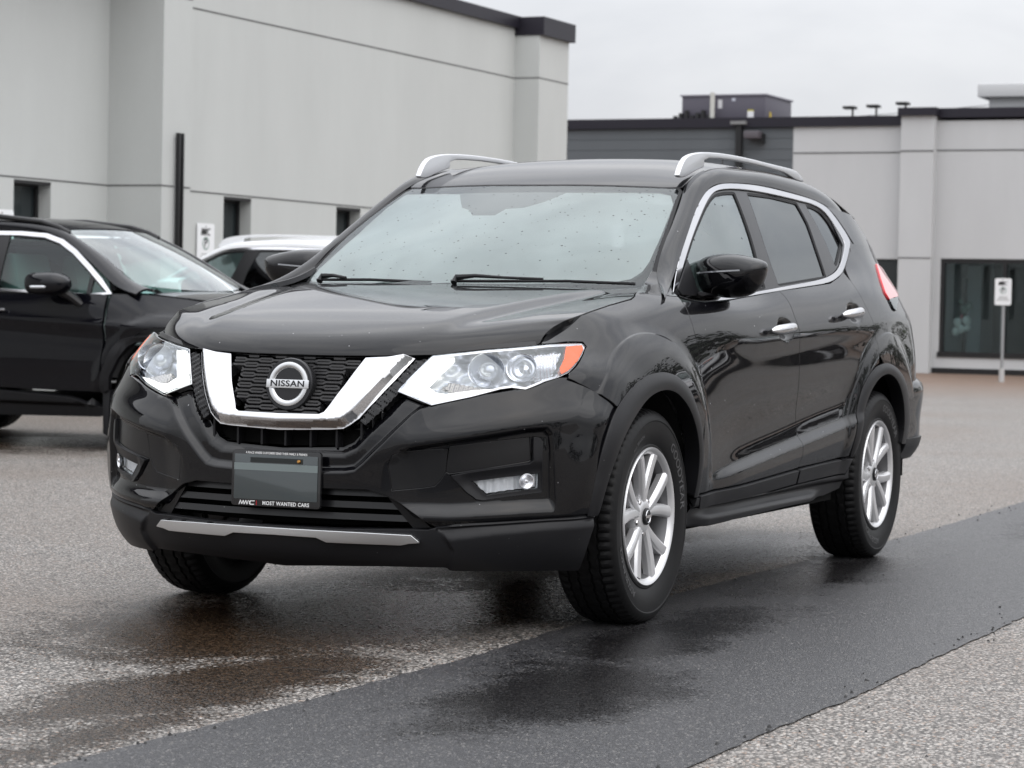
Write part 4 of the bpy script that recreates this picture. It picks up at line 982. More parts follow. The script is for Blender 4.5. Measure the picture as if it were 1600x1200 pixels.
# ---- door mirrors
mo = [(1085, 420), (1088, 411), (1094, 405), (1103, 400.5), (1118, 397), (1137, 396), (1155, 397.5), (1172, 401), (1190, 405.5), (1198, 409.5), (1201, 414), (1201, 421), (1198.5, 433), (1193, 445), (1184, 456), (1172, 462), (1157, 465.5), (1140, 466), (1120, 464), (1103, 460), (1093, 454), (1087, 443)]
mo = smoothpoly(mo, it=1); MX = -.82
mp3 = np.array([at(a, b, 0, MX) for a, b in mo]); mc = mp3.mean(0)
secs = [(x-.16, k, q) for x, k, q in [(-.545, .30, .012), (-.552, .52, .008), (-.568, .74, .004), (-.595, .90, 0), (-.63, .985, 0), (-.67, 1.0, 0), (-.72, .985, 0), (-.755, .95, 0), (-.762, .90, 0), (-.750, .86, 0), (-.742, .5, 0), (-.742, .02, 0)]]
for s in (1, -1):
    V = []; F = []; n = len(mp3)
    for x, k, sh in secs:
        for p in mp3: V.append((x+.06*(p[1]-mc[1]), s*(mc[1]+(p[1]-mc[1])*k+(x+.82)*.42), mc[2]+(p[2]-mc[2])*(k if k < .9 else k)))
    for i in range(len(secs)-1):
        for j in range(n): F.append((i*n+j, i*n+(j+1) % n, (i+1)*n+(j+1) % n, (i+1)*n+j))
    F.append(tuple(range(n)))
    mi_ = MB().add(V, F).build('door_mirror', PAINT, car, angle=40)
    # lower satin half, set 2 mm proud, and the clear indicator strip
    zl = lambda y: mc[2]-.006+.030*((abs(y)-mc[1]+.10)/.2)**2*.6
    V2 = []; F2 = []; cc = []
    low_ = [p for p in mp3 if p[2] < mc[2]-.012]; 
    for x, k, sh in secs[1:8]:
        for t in np.linspace(0, 1, 13):
            yy_ = mp3[:, 1].min()+(np.ptp(mp3[:, 1]))*t
            pass
    yv = np.linspace(mp3[:, 1].min()+.035, mp3[:, 1].max()-.004, 14); row = []
    for y in yv:
        kk = abs(y-mc[1])/(np.ptp(mp3[:, 1])/2); xx = -.82+.06*(y-mc[1])+.125*math.sqrt(max(0, 1-kk**2.4)); row.append((xx, y))
    V3 = []; F3 = []
    for i, (xx, y) in enumerate(row):
        z = mc[2]+.001+.016*((y-yv[0])/(yv[-1]-yv[0])); hh = .0028
        V3 += [(xx-.010, s*y, z-hh), (xx+.0015, s*(y+.0), z-hh), (xx+.0015, s*y, z+hh), (xx-.010, s*y, z+hh)]
    for i in range(len(row)-1):
        for j in range(4): F3.append((i*4+j, i*4+(j+1) % 4, (i+1)*4+(j+1) % 4, (i+1)*4+j))
    MB().add(V3, F3).build('indicator_strip', mat('indicator_clear', (.30, .31, .33), .12, .6, coat=1), mi_, smooth=False)
    a = at(1112, 458, 0, -.80); b_ = at(1068, 450, 0, -.62)
    arm = MB(); arm.tube([(-.79, s*(a[1]+.03), a[2]-.004), (-.78, s*(a[1]-.03), a[2]-.006), (-.72, s*(b_[1]+.03), b_[2]-.018), (-.62, s*.835, b_[2]-.02)], [.016, .019, .016, .014], 10, flat=.5); arm.build('mirror_arm', CLAD, mi_)
# ---- roof rails
ro = [(1060.5, 274), (1065, 259), (1071, 247), (1079, 241.5), (1090, 238.5), (1104, 237.5), (1132, 239.7), (1170, 247), (1207, 256.6), (1232, 262.5), (1243, 266), (1251, 273), (1257, 284)]
ri = [(1247, 283), (1236, 276), (1226, 269.5), (1207, 264), (1170, 254.5), (1132, 248), (1101, 247), (1100, 261), (1085, 268), (1071, 277), (1063, 277.5)]
poly = smoothpoly(ro+ri, it=1, keep=(0, 12, 20)); rp3 = [at(a, b, 1, .555) for a, b in poly]
for s in (1, -1):
    mb = MB(); mb.prism([(p[0], p[2]) for p in rp3], lambda u, v, d: (u, s*d, v), .534, .556); mb.build('roof_rail', RAILM, car, bevel=.007, segs=3)
# ---- handles
for k, (a, b, c) in enumerate((((1210.5, 517), (1226, 515.5), (1242, 511)), ((1321, 492.5), (1334, 490.5), (1346.5, 486.5)))):
    for s in (1, -1):
        Q_ = [at(*q, 1, .938) for q in (a, b, c)]; ts = np.linspace(0, 1, 21); P_ = [(Q_[0]*(1-t)+Q_[2]*t+[0, .014*math.sin(math.pi*t)-.012*(abs(2*t-1)**4), .002*math.sin(math.pi*t)])*[1, s, 1] for t in ts]
        MB().tube(P_, [.006+.0135*(1-abs(2*t-1)**7)+.001*t for t in ts], 14).build('handle', CHROME, (fdoor, rdoor)[k][0 if s > 0 else 1], angle=60)
# ---- wipers and cowl
cw = MB()
ys = np.linspace(-.70, .70, 29)
for a, b in zip(ys[:-1], ys[1:]):
    X = lambda y: -.30-.17*(abs(y)/.7)**2.2; Z = lambda y: 1.088+.035*(abs(y)/.7)**2
    cw.add([(X(a)+.10, a, Z(a)-.012), (X(b)+.10, b, Z(b)-.012), (X(b)-.02, b, Z(b)+.012), (X(a)-.02, a, Z(a)+.012)], [(0, 1, 2, 3)])
cw.build('cowl', SATIN, car)
def onws(px, py, off): q = WS.pix([(px, py)]); return (WS.base(q)+WS.nrm0(q)*off)[0]
for pts, piv in (([(716, 444), (745, 441.5), (790, 444.5), (850, 447)], None), ([(508, 442), (525, 441), (545, 444.5)], None)):
    P_ = [onws(*q, .03) for q in pts]
    wm = MB().tube([P_[0]+[.02, 0, -.02], P_[0]]+P_[1:], [.012, .011, .007]+[.005]*(len(P_)-2), 8).build('wiper', CLAD, car)
    MB().tube([P_[0]+[0, -.02, -.014], P_[-1]+[0, .1, -.006], P_[-1]+[0, .35, -.012]], .006, 6).build('wiper_blade', RUB, wm)
# ---- cabin
cab = MB(); 
cab.box(-3.4, -.5, -.78, .78, .40, .44)
cabo = cab.build('cabin_floor', INTM, car, smooth=False)
dash = MB(); dash.prism([(-.42, 1.03), (-.60, 1.065), (-.86, 1.045), (-.97, .98), (-.98, .78), (-.85, .60), (-.42, .60)], lambda u, v, d: (u, d, v), -.72, .72); dash.build('dashboard', INTM, car, bevel=.02)
sw = MB(); th = np.linspace(0, 2*math.pi, 33); sw.tube([(-1.02+.06*math.sin(a)*-1, .36+.185*math.cos(a), .99+.175*math.sin(a)) for a in th], .014, 10, cap=False); sw.box(-1.03, -.99, .20, .52, .965, 1.0); sw.build('steering_wheel', INTM, car)
def seat(x, y, w, h=1):
    st = MB(); st.prism([(x, .50), (x-.10, .95), (x-.15, 1.16), (x-.23, 1.16), (x-.22, .95), (x-.14, .48)], lambda u, v, d: (u, d, v), y-w/2, y+w/2)
    st.prism([(x+.05, .60), (x+.50, .62), (x+.52, .50), (x, .46)], lambda u, v, d: (u, d, v), y-w/2, y+w/2)
    s_ = st.build('seat', SEATM, car, bevel=.035, segs=3)
    MB().prism(rrect(.125, .095, .04), lambda u, v, d: (x-.20-.12*(v)-d, y+u, 1.285+v), -.04, .05).build('headrest', SEATM, s_, bevel=.02)
seat(-1.32, .37, .50); seat(-1.32, -.37, .50); seat(-2.2, .38, .58); seat(-2.2, -.38, .58)
hl_ = [RF.base(np.array([rf_st(x, y)]))[0] for x in (-1.15, -1.6, -2.1, -2.6, -3.1) for y in (-.52, -.3, 0, .3, .52)]
V = [tuple(p-[0, 0, .045+(.02 if j % 5 in (0, 4) else 0)]) for j, p in enumerate(hl_)]; F = [(i*5+j, i*5+j+1, (i+1)*5+j+1, (i+1)*5+j) for i in range(4) for j in range(4)]
MB().add(V, F).build('headliner', HEADM, car)
MB().prism(rrect(.12, .035, .02), lambda u, v, d: (-1.02-d, u, 1.40+v), 0, .03).build('rear_view_mirror', INTM, car, bevel=.006)
# ---- tail: gate, bumper, lamps, spoiler
RC = [0, .3, .5, .64, .735]; RS_ = [0, .015, .06, .13, .22]
RN = [(.30, -3.60), (.50, -3.70), (.70, -3.715), (.90, -3.70), (1.10, -3.655), (1.30, -3.53), (1.45, -3.32), (1.54, -3.18)]
RE = Surf([[(x+dx, -y*(1-.62*max(0, z-.9)), z) for y, dx in zip(RC[::-1], RS_[::-1])]+[(x+dx, y*(1-.62*max(0, z-.9)), z) for y, dx in zip(RC[1:], RS_[1:])] for z, x in RN], -1)
RG = RE.pos if False else None
s0, s1 = RE.sk[0], RE.sk[-1]; tks = RE.tk
gate = panel('tailgate', RE, np.array([[s0, tks[0]], [s1, tks[0]], [s1, tks[-1]], [s0, tks[-1]]]), PAINT, car, res=.04, depth=.02)
rbn = [[(-3.10, .900, z), (-3.32, .893, z), (-3.50, .855, z), (-3.64, .775, z), (-3.745, .62, z), (-3.78, .35, z), (-3.79, 0, z)] for z in (.405, .47, .57, .68, .735, .765)]
sh = [-.05, -.008, .0, .012, .006, -.03]
net = []
for r, k in zip(rbn, sh):
    q = [(x-k*(1 if i > 2 else 0), y+k*(1 if i < 5 else 0), z) for i, (x, y, z) in enumerate(r)]; net.append(q+[(x, -y, z) for x, y, z in q[::-1][1:]])
RBM = Surf(net, 1)
RBM_poly = np.array([[RBM.sk[0], RBM.tk[1]], [RBM.sk[-1], RBM.tk[1]], [RBM.sk[-1], RBM.tk[-1]], [RBM.sk[0], RBM.tk[-1]]])
panel('rear_bumper', RBM, RBM_poly, PAINT, car, res=.025, depth=.03)
panel('rear_cladding', RBM, np.array([[RBM.sk[0], RBM.tk[0]], [RBM.sk[-1], RBM.tk[0]], [RBM.sk[-1], RBM.tk[1]+.03], [RBM.sk[0], RBM.tk[1]+.03]]), CLAD, car, res=.03, depth=.03, off=.010)
for p, m_, nm in ((tl, REDL, 'tail_light'), (tl2, CLEAR, 'reversing_light')):
    panel(nm, SD, p, m_, car, res=.015, off=.008, depth=.03, mirror=True, gap=0)
MB().tube([(-3.05, .02, 1.62), (-3.07, .02, 1.72), (-3.08, .02, 1.74)], [.014, .006, .003], 8).build('antenna', SATIN, car)
# ================================================================ ground
def inp(n, o, i, v): pass
def gmath(n, l, op, a, b=None, c=None, clamp=False):
    m = n.new('ShaderNodeMath'); m.operation = op; m.use_clamp = clamp
    for k, v in enumerate((a, b, c)):
        if v is None: continue
        if isinstance(v, (int, float)): m.inputs[k].default_value = v
        else: l.new(v, m.inputs[k])
    return m.outputs[0]
def ramp(n, l, src, stops):
    r = n.new('ShaderNodeValToRGB'); e = r.color_ramp.elements
    while len(e) < len(stops): e.new(.5)
    for q, (p, c) in zip(e, stops): q.position = p; q.color = (*c, 1) if len(c) == 3 else c
    l.new(src, r.inputs[0]); return r.outputs[0]
def noise(n, l, vec, sc_, det=4, ro=.55, dist_=0):
    q = n.new('ShaderNodeTexNoise'); q.inputs['Scale'].default_value = sc_; q.inputs['Detail'].default_value = det; q.inputs['Roughness'].default_value = ro; q.inputs['Distortion'].default_value = dist_
    l.new(vec, q.inputs['Vector']); return q.outputs['Fac']
def mixc(n, l, f, a, b):
    m = n.new('ShaderNodeMixRGB')
    for k, v in ((0, f), (1, a), (2, b)):
        if isinstance(v, (int, float)): m.inputs[k].default_value = v
        elif isinstance(v, tuple): m.inputs[k].default_value = (*v, 1)
        else: l.new(v, m.inputs[k])
    return m.outputs[0]
def blob(n, l, X, Y, cx, cy, rx, ry, rot=0):
    """1 at the centre of an ellipse on the ground falling to 0 at its edge"""
    c, s = math.cos(rot), math.sin(rot)
    dx = gmath(n, l, 'SUBTRACT', X, cx); dy = gmath(n, l, 'SUBTRACT', Y, cy)
    u = gmath(n, l, 'ADD', gmath(n, l, 'MULTIPLY', dx, c/rx), gmath(n, l, 'MULTIPLY', dy, s/rx))
    v = gmath(n, l, 'ADD', gmath(n, l, 'MULTIPLY', dx, -s/ry), gmath(n, l, 'MULTIPLY', dy, c/ry))
    d = gmath(n, l, 'SQRT', gmath(n, l, 'ADD', gmath(n, l, 'MULTIPLY', u, u), gmath(n, l, 'MULTIPLY', v, v)))
    return gmath(n, l, 'SUBTRACT', 1.0, d)
def ground_mat(name, stones, base_r, wets, strip=False):
    m = mat(name, (.2, .2, .2), .6, spec=.5); n, l, b = nodes(m)
    g = n.new('ShaderNodeNewGeometry'); pos = g.outputs['Position']; sx = n.new('ShaderNodeSeparateXYZ'); l.new(pos, sx.inputs[0]); X, Y = sx.outputs[0], sx.outputs[1]
    v = n.new('ShaderNodeTexVoronoi'); v.inputs['Scale'].default_value = 118 if not strip else 190; l.new(pos, v.inputs['Vector'])
    v2 = n.new('ShaderNodeTexVoronoi'); v2.inputs['Scale'].default_value = 46 if not strip else 60; l.new(pos, v2.inputs['Vector'])
    s1 = n.new('ShaderNodeSeparateColor'); l.new(v.outputs['Color'], s1.inputs[0]); s2 = n.new('ShaderNodeSeparateColor'); l.new(v2.outputs['Color'], s2.inputs[0])
    col = ramp(n, l, s1.outputs[0], stones)
    big = noise(n, l, pos, .55, 5, .55); col = mixc(n, l, gmath(n, l, 'MULTIPLY', big, .55), col, tuple(c*.62 for c in stones[len(stones)//2][1]))
    if not strip:
        bz = ramp(n, l, noise(n, l, pos, .32, 4, .6, .5), [(.42, (0, 0, 0)), (.66, (1, 1, 1))]); col = mixc(n, l, gmath(n, l, 'MULTIPLY', bz, .45), col, (.20, .150, .115))
    # tar between stones
    edge = gmath(n, l, 'GREATER_THAN', v.outputs['Distance'], .58 if not strip else .66); col = mixc(n, l, gmath(n, l, 'MULTIPLY', edge, .75), col, (.02, .019, .018))
    # stray dark pebbles
    peb = gmath(n, l, 'MULTIPLY', gmath(n, l, 'LESS_THAN', v2.outputs['Distance'], .22), gmath(n, l, 'GREATER_THAN', s2.outputs[1], .965)); col = mixc(n, l, peb, col, (.012, .012, .012))
    w = None
    for q in wets:
        t = blob(n, l, X, Y, *q[:5]); t = gmath(n, l, 'MULTIPLY', t, q[5])
        w = t if w is None else gmath(n, l, 'MAXIMUM', w, t)
    nb = noise(n, l, pos, 2.6, 7, .62, .4); nf = noise(n, l, pos, 26, 4, .6)
    wn = gmath(n, l, 'ADD', w, gmath(n, l, 'MULTIPLY_ADD', nb, 1.25, -.62)); wn = gmath(n, l, 'ADD', wn, gmath(n, l, 'MULTIPLY_ADD', nf, .5, -.25))
    # stones stand out of thin water
    wn2 = gmath(n, l, 'SUBTRACT', wn, gmath(n, l, 'MULTIPLY', s1.outputs[1], .42))
    W = n.new('ShaderNodeMapRange'); W.interpolation_type = 'SMOOTHSTEP'; W.inputs['From Min'].default_value = .02; W.inputs['From Max'].default_value = .38; l.new(wn2, W.inputs['Value']); Wf = W.outputs[0]
    wetc = n.new('ShaderNodeMixRGB'); wetc.blend_type = 'MULTIPLY'; wetc.inputs[0].default_value = 1; l.new(col, wetc.inputs[1]); wetc.inputs[2].default_value = (.17, .118, .078, 1) if not strip else (.22, .21, .21, 1)
    c2 = mixc(n, l, Wf, col, wetc.outputs[0])
    if not strip:
        far = n.new('ShaderNodeMapRange'); far.inputs['From Min'].default_value = -22; far.inputs['From Max'].default_value = -31; l.new(X, far.inputs['Value'])
        c2 = mixc(n, l, gmath(n, l, 'MULTIPLY', far.outputs[0], .8), c2, (.16, .095, .06))
    l.new(c2, b.inputs['Base Color'])
    l.new(gmath(n, l, 'MULTIPLY_ADD', Wf, -.22, .5), b.inputs['Specular IOR Level'])
    rr = gmath(n, l, 'MULTIPLY_ADD', s1.outputs[2], .18, base_r); rw = gmath(n, l, 'MULTIPLY_ADD', s1.outputs[2], .22, .08)
    rg = n.new('ShaderNodeMix'); rg.data_type = 'FLOAT'; l.new(Wf, rg.inputs[0]); l.new(rr, rg.inputs[2]); l.new(rw, rg.inputs[3]); l.new(rg.outputs[0], b.inputs['Roughness'])
    bp = n.new('ShaderNodeBump'); bp.inputs['Distance'].default_value = .006 if not strip else .003
    hgt = gmath(n, l, 'SUBTRACT', gmath(n, l, 'MULTIPLY', s1.outputs[1], .6), gmath(n, l, 'MULTIPLY', v.outputs['Distance'], .8)); hgt = gmath(n, l, 'ADD', hgt, gmath(n, l, 'MULTIPLY', nf, .5))
    st = gmath(n, l, 'MULTIPLY_ADD', Wf, -.55, 1.0); l.new(hgt, bp.inputs['Height']); l.new(st, bp.inputs['Strength']); l.new(bp.outputs[0], b.inputs['Normal'])
    return m
G1 = ground_mat('aggregate_asphalt', [(0, (.022, .021, .020)), (.22, (.085, .078, .072)), (.42, (.19, .175, .162)), (.62, (.31, .285, .26)), (.82, (.52, .49, .455)), (.93, (.60, .57, .54)), (1, (.38, .22, .13))], .42,
    [(.55, -.15, 1.75, .95, .0, 1.35), (1.9, .36, 1.25, .40, -.10, 1.3), (-2.3, .25, 1.9, .62, 0, 1.15), (-.6, .3, 2.2, .55, 0, 1.1), (-7.4, -6.6, 2.0, 1.2, .3, .9), (2.7, .55, .9, .25, 0, .9), (-9, 1.5, 5, .8, .05, .55), (-14, 3, 6, 1.2, 0, .5), (-12, -4, 5, 1.5, .2, .45), (4, -2, 1.6, .5, .2, .5), (7.5, .5, 4.2, 4.2, 0, 1.5)])  # last wet patch lies out of view, added to darken the bumper's reflections
G2 = ground_mat('new_asphalt', [(0, (.010, .010, .012)), (.5, (.034, .034, .038)), (.90, (.066, .066, .070)), (.97, (.22, .21, .20)), (1, (.26, .24, .22))], .30,
    [(1.55, 1.25, 1.1, .42, .05, 1.25), (-2.2, .95, 1.9, .32, 0, .95), (.3, 1.05, 1.5, .36, 0, .95), (-5, 1.2, 1.8, .3, 0, .8)], True)
def tilesheet(name, m, polys, z):
    V = []; F = []
    for p in polys: n0 = len(V); V += [(x, y, z) for x, y in p]; F.append(tuple(range(n0, n0+len(p))))
    o = mesh_obj(name, V, F, m, smooth=False); return o
tag(tilesheet('ground', G1, [[(-400, -400), (300, -400), (300, 400), (-400, 400)]], 0.0), kind='structure')
xs = np.arange(5.5, -60, -.03); e1 = .70+.012*np.cumsum(RNG.normal(0, .22, len(xs)))*0; 
def wob(n, a, k): 
    r = RNG.normal(0, 1, n); ker = np.ones(k)/k; return np.convolve(r, ker, 'same')*a
e1 = .70+wob(len(xs), .02, 19)+wob(len(xs), .004, 2)+.03*np.sin(xs*1.1); e2 = 1.94+wob(len(xs), .02, 19)+wob(len(xs), .004, 2)+.02*np.sin(xs*.9+1)
V = []; F = []
for i in range(len(xs)): V += [(xs[i], e1[i], .004), (xs[i], e2[i], .004)]
F = [(2*i, 2*i+1, 2*i+3, 2*i+2) for i in range(len(xs)-1)]
tag(mesh_obj('asphalt_strip', V, F, G2, smooth=False), kind='structure')
# loose stones along the strip edges
mb = MB()
PEB = mat('loose_stone', (.02, .02, .02), .5)
def pebble(mb, x, y, r):
    V = []; a0 = RNG.uniform(0, 6)
    for k in range(6): a = a0+k*math.pi/3; q = r*RNG.uniform(.7, 1.2); V.append((x+q*math.cos(a), y+q*math.sin(a), .0045))
    for k in range(6): a = a0+k*math.pi/3; q = r*RNG.uniform(.3, .6); V.append((x+q*math.cos(a), y+q*math.sin(a), .0045+r*RNG.uniform(.7, 1.3)))
    mb.add(V, [(k, (k+1) % 6, 6+(k+1) % 6, 6+k) for k in range(6)]+[tuple(range(6, 12))])
for k in range(300):
    t = RNG.random(); x = RNG.uniform(-6, 3.4)
    y = (.70+RNG.normal(0, .05)) if t < .3 else (1.94+RNG.normal(0, .05)) if t < .65 else RNG.uniform(-1.5, 3.2)
    pebble(mb, x, y, RNG.uniform(.0022, .0062) if t < .65 else RNG.uniform(.002, .005))
tag(mb.build('loose_stones', PEB, smooth=False), 'small dark loose stones scattered over the wet asphalt', 'stones', kind='stuff')

CRK = mat('crack_dark', (.012, .011, .010), .8)
for pts in ([(-20, 1006), (60, 1010), (130, 1013), (180, 1018), (222, 1020)], [(372, 1039), (430, 1043), (520, 1050), (600, 1051), (690, 1060)]):
    P_ = resample([at(a, b, 2, 0)[:2] for a, b in pts], .03, False); P_ = P_+RNG.normal(0, .006, P_.shape); V = []; F = []
    for i, p in enumerate(P_):
        w_ = .0035*math.sin(math.pi*min(.97, max(.03, i/(len(P_)-1))))*RNG.uniform(.5, 1.4); V += [(p[0]-w_, p[1], .0035), (p[0]+w_, p[1], .0035)]
    F = [(2*i, 2*i+1, 2*i+3, 2*i+2) for i in range(len(P_)-1)]; tag(mesh_obj('crack', V, F, CRK, smooth=False), kind='structure')
# ================================================================ buildings
def stucco(name, col, var=.10, sc_=1.2):
    m = mat(name, col, .85, spec=.25); n, l, b = nodes(m); g = n.new('ShaderNodeNewGeometry'); mpn = n.new('ShaderNodeMapping'); mpn.inputs['Scale'].default_value = (1, 1, .35); l.new(g.outputs['Position'], mpn.inputs[0])
    a = noise(n, l, mpn.outputs[0], sc_, 6, .6); c_ = ramp(n, l, a, [(.25, tuple(q*(1-var) for q in col)), (.75, tuple(min(1, q*(1+var)) for q in col))])
    f = noise(n, l, g.outputs['Position'], 35, 3, .6); c_ = mixc(n, l, gmath(n, l, 'MULTIPLY_ADD', f, .35, -.1, clamp=True), c_, tuple(q*.86 for q in col))
    mp2 = n.new('ShaderNodeMapping'); mp2.inputs['Scale'].default_value = (2.2, 2.2, .10); l.new(g.outputs['Position'], mp2.inputs[0])
    s_ = noise(n, l, mp2.outputs[0], 2.0, 5, .6); c_ = mixc(n, l, gmath(n, l, 'MULTIPLY', ramp(n, l, s_, [(.52, (0, 0, 0)), (.72, (1, 1, 1))]), .04), c_, tuple(q*.62 for q in col))
    l.new(c_, b.inputs['Base Color'])
    bp = n.new('ShaderNodeBump'); bp.inputs['Strength'].default_value = .35; bp.inputs['Distance'].default_value = .004; l.new(noise(n, l, g.outputs['Position'], 160, 2, .5), bp.inputs['Height']); l.new(bp.outputs[0], b.inputs['Normal'])
    return m
ST = stucco('pale_stucco', (.50, .512, .50), .045); ST2 = stucco('pale_stucco_far', (.505, .51, .515), .045); SIDG = stucco('dark_grey_siding', (.115, .125, .135), .06)
COP = mat('dark_metal_coping', (.018, .016, .024), .45, .3); GRV = mat('shadow_joint', (.10, .10, .10), .9); FRM = mat('window_frame_black', (.012, .012, .013), .4)
WGL = mat('shop_glass', (.02, .026, .028), .05, spec=.6); GLB = glass('shopfront_glass', (.74, .82, .83), 1.5, 1.1)[0]
def shift(root, loc):
    M = Matrix.Translation(-Vector(loc)); seen = set()
    for o in root.children_recursive:
        if o.data and o.data.name not in seen: seen.add(o.data.name); o.data.transform(M)
    root.location = loc
bl = tag(empty('commercial_building'), 'pale grey stucco building with dark roof edge behind the parked cars', 'building')
def holewall(mb, x0, x1, y0, y1, z0, z1, ops):
    """wall along x between y0 (back) and y1 (front), with openings (xa, xb, za, zb)"""
    cur = x1
    for xa, xb, za, zb in sorted(ops, key=lambda q: -q[1]):
        mb.box(xb, cur, y0, y1, z0, z1); mb.box(xa, xb, y0, y1, zb, z1); mb.box(xa, xb, y0, y1, z0, za); cur = xa
    mb.box(x0, cur, y0, y1, z0, z1)
TZ = 4.99
mb = MB()
holewall(mb, -25.6, -15.72, -11.4, -11.0, 0, TZ, [(-17.72, -17.1, .95, 2.235), (-20.44, -19.8, .95, 2.235), (-23.2, -22.6, .95, 2.235)])
mb.box(-15.722, -15.15, -11.6, -10.60, 0, TZ); mb.box(-26.1, -25.05, -11.45, -10.62, 0, TZ)
holewall(mb, -15.15, 2.0, -11.9, -11.28, 0, TZ, [(-14.1, -13.45, .95, 2.235), (-9.0, -8.35, .95, 2.235)])
mb.box(-26.1, 2, -24, -11.9, 0, TZ-.02); mb.box(-26.1, -15.7, -11.9, -11.401, 0, TZ-.01)
mb.build('wall', ST, bl, smooth=False)
mb = MB()
for z in (2.25, 4.28):
    mb.box(-25.05, -15.72, -11.002, -10.996, z, z+.016); mb.box(-15.72, -15.146, -10.602, -10.596, z, z+.016); mb.box(-15.152, -15.146, -11.28, -10.6, z, z+.016); mb.box(-15.146, 2, -11.282, -11.276, z, z+.016)
    mb.box(-26.1, -25.046, -10.622, -10.616, z, z+.016); mb.box(-25.052, -25.046, -11, -10.62, z, z+.016)
mb.build('joint', GRV, bl, smooth=False)
mb = MB(); mb.box(-25.6, -15.74, -11.8, -10.93, TZ, TZ+.17); mb.box(-26.18, -25.03, -11.8, -10.55, TZ-.10, TZ+.16); mb.box(-15.74, 2, -11.9, -10.53, TZ, TZ+.17); mb.box(-26.18, 2, -24, -11.8, TZ, TZ+.165)
mb.build('coping', COP, bl, smooth=False)
for xa, xb, y in ((-17.72, -17.1, -11.0), (-20.44, -19.8, -11.0), (-23.2, -22.6, -11.0), (-14.1, -13.45, -11.28), (-9.0, -8.35, -11.28)):
    fr_ = MB(); yb = y-.20
    fr_.box(xa+.002, xa+.05, yb, yb+.05, .952, 2.233); fr_.box(xb-.05, xb-.002, yb, yb+.05, .952, 2.233); fr_.box(xa+.05, xb-.05, yb, yb+.05, 2.18, 2.233); fr_.box(xa+.05, xb-.05, yb, yb+.05, .952, 1.0)
    f_ = fr_.build('window', FRM, bl, smooth=False); p_ = MB(); p_.box(xa+.05, xb-.05, yb+.01, yb+.02, 1.0, 2.18); p_.build('pane', WGL, f_, smooth=False)
    MB().box(xa+.003, xb-.003, y-.19, y+.001, 2.20, 2.234).build('lintel', FRM, f_, smooth=False)
shift(bl, (-15, -11, 0))
for (xc, y, z0, z1) in ((-15.44, -10.58, 1.53, 2.83), (-25.85, -10.58, 2.3, 2.62)):
    r_ = tag(empty('wall_light'), 'tall slim pair of black bars fixed to the near pilaster' if xc > -20 else 'short black bar fixed to the far corner pilaster of the stucco building', 'wall light')
    MB().box(xc-.055, xc+.055, y-.018, y+.0, z0+.05, z1-.05).build('back_plate', mat('plate_grey', (.3, .3, .3), .5), r_, smooth=False)
    for d in (-.045, .025): MB().box(xc+d, xc+d+.03, y, y+.05, z0, z1).build('bar', FRM, r_, bevel=.004)
    shift(r_, (xc, y, z0))
# far building
R = tag(empty('commercial_building'), 'low far building, half dark siding and half pale panels, with shop windows', 'building')
FX = -36.5
mb = MB()
mb.box(FX-10, FX, -10.58, -8.98, 0, 4.45); mb.box(FX-10, FX, -8.98, -8.5, 2.03, 4.45); mb.box(FX-10, FX+.22, -8.5, -7.9, 0, 4.58)
mb.box(FX-10, FX, -7.9, -7.78, 0, 4.5); mb.box(FX-10, FX, -7.78, -2, 2.05, 4.5); mb.box(FX-10, FX, -7.78, -2, 0.1, .30); mb.box(FX-10, FX, -2, 0, .1, 4.5)
mb.build('wall', ST2, R, smooth=False)
MB().box(FX-9, FX-4, -9.1, -1, 0, 4.2).build('room', mat('room_dark', (.05, .055, .058), .9), R, smooth=False)
sid = MB(); sid.box(FX-10, FX-.03, -40, -10.58, 0, 4.42)
for k in range(22): sid.box(FX-.03, FX-.012, -40, -10.58, .02+k*.2, .02+k*.2+.192)
sid.build('siding', SIDG, R, smooth=False)
mb = MB()
for z in (3.93,): mb.box(FX, FX+.006, -10.57, -8.5, z, z+.025); mb.box(FX, FX+.006, -7.9, 0, z+.03, z+.055); mb.box(FX+.22, FX+.226, -8.5, -7.9, z+.01, z+.035)
mb.box(FX+.22, FX+.226, -8.5, -7.9, 2.04, 2.06)
mb.build('joint', GRV, R, smooth=False)
mb = MB(); mb.box(FX-10, FX+.06, -40, -8.55, 4.42, 4.60); mb.box(FX-10, FX+.30, -8.55, -7.85, 4.58, 4.72); mb.box(FX-10, FX+.06, -7.85, .06, 4.55, 4.72)
mb.build('coping', COP, R, smooth=False)
MB().box(FX, FX+.01, -7.9, 0, 0, .10).build('base_strip', FRM, R, smooth=False)
def shopwin(y0, y1, z0, z1, mull):
    f = MB(); f.box(FX-.12, FX-.02, y0, y0+.07, z0, z1); f.box(FX-.12, FX-.02, y1-.07, y1, z0, z1); f.box(FX-.12, FX-.02, y0+.07, y1-.07, z1-.08, z1); f.box(FX-.12, FX+.03, y0-.02, y1, z0-.002, z0+.09)
    for q in mull: f.box(FX-.12, FX-.02, q-.035, q+.035, z0+.09, z1-.08)
    f = f.build('window', FRM, R, smooth=False); MB().box(FX-.09, FX-.08, y0+.07, y1-.07, z0+.09, z1-.08).build('pane', GLB, f, smooth=False); return f
shopwin(-7.78, -4.6, .30, 2.05, [-6.63, -5.6]); shopwin(-4.5, -2, .30, 2.05, [-3.2]); 
f = MB(); f.box(FX-.14, FX-.04, -8.98, -8.50, 0, 2.03); f.build('door', mat('door_dark', (.03, .034, .036), .25), R, smooth=False)
mb = MB()
CUR = mat('pale_curtain', (.30, .34, .35), .9)
for y0, y1 in ((-7.6, -7.35), (-6.97, -6.87), (-6.45, -6.38), (-6.2, -6.02), (-5.9, -5.7), (-5.3, -5.0)):
    MB().box(FX-1.3, FX-1.25, y0, y1, .3, 1.95).build('curtain', CUR, R, smooth=False)
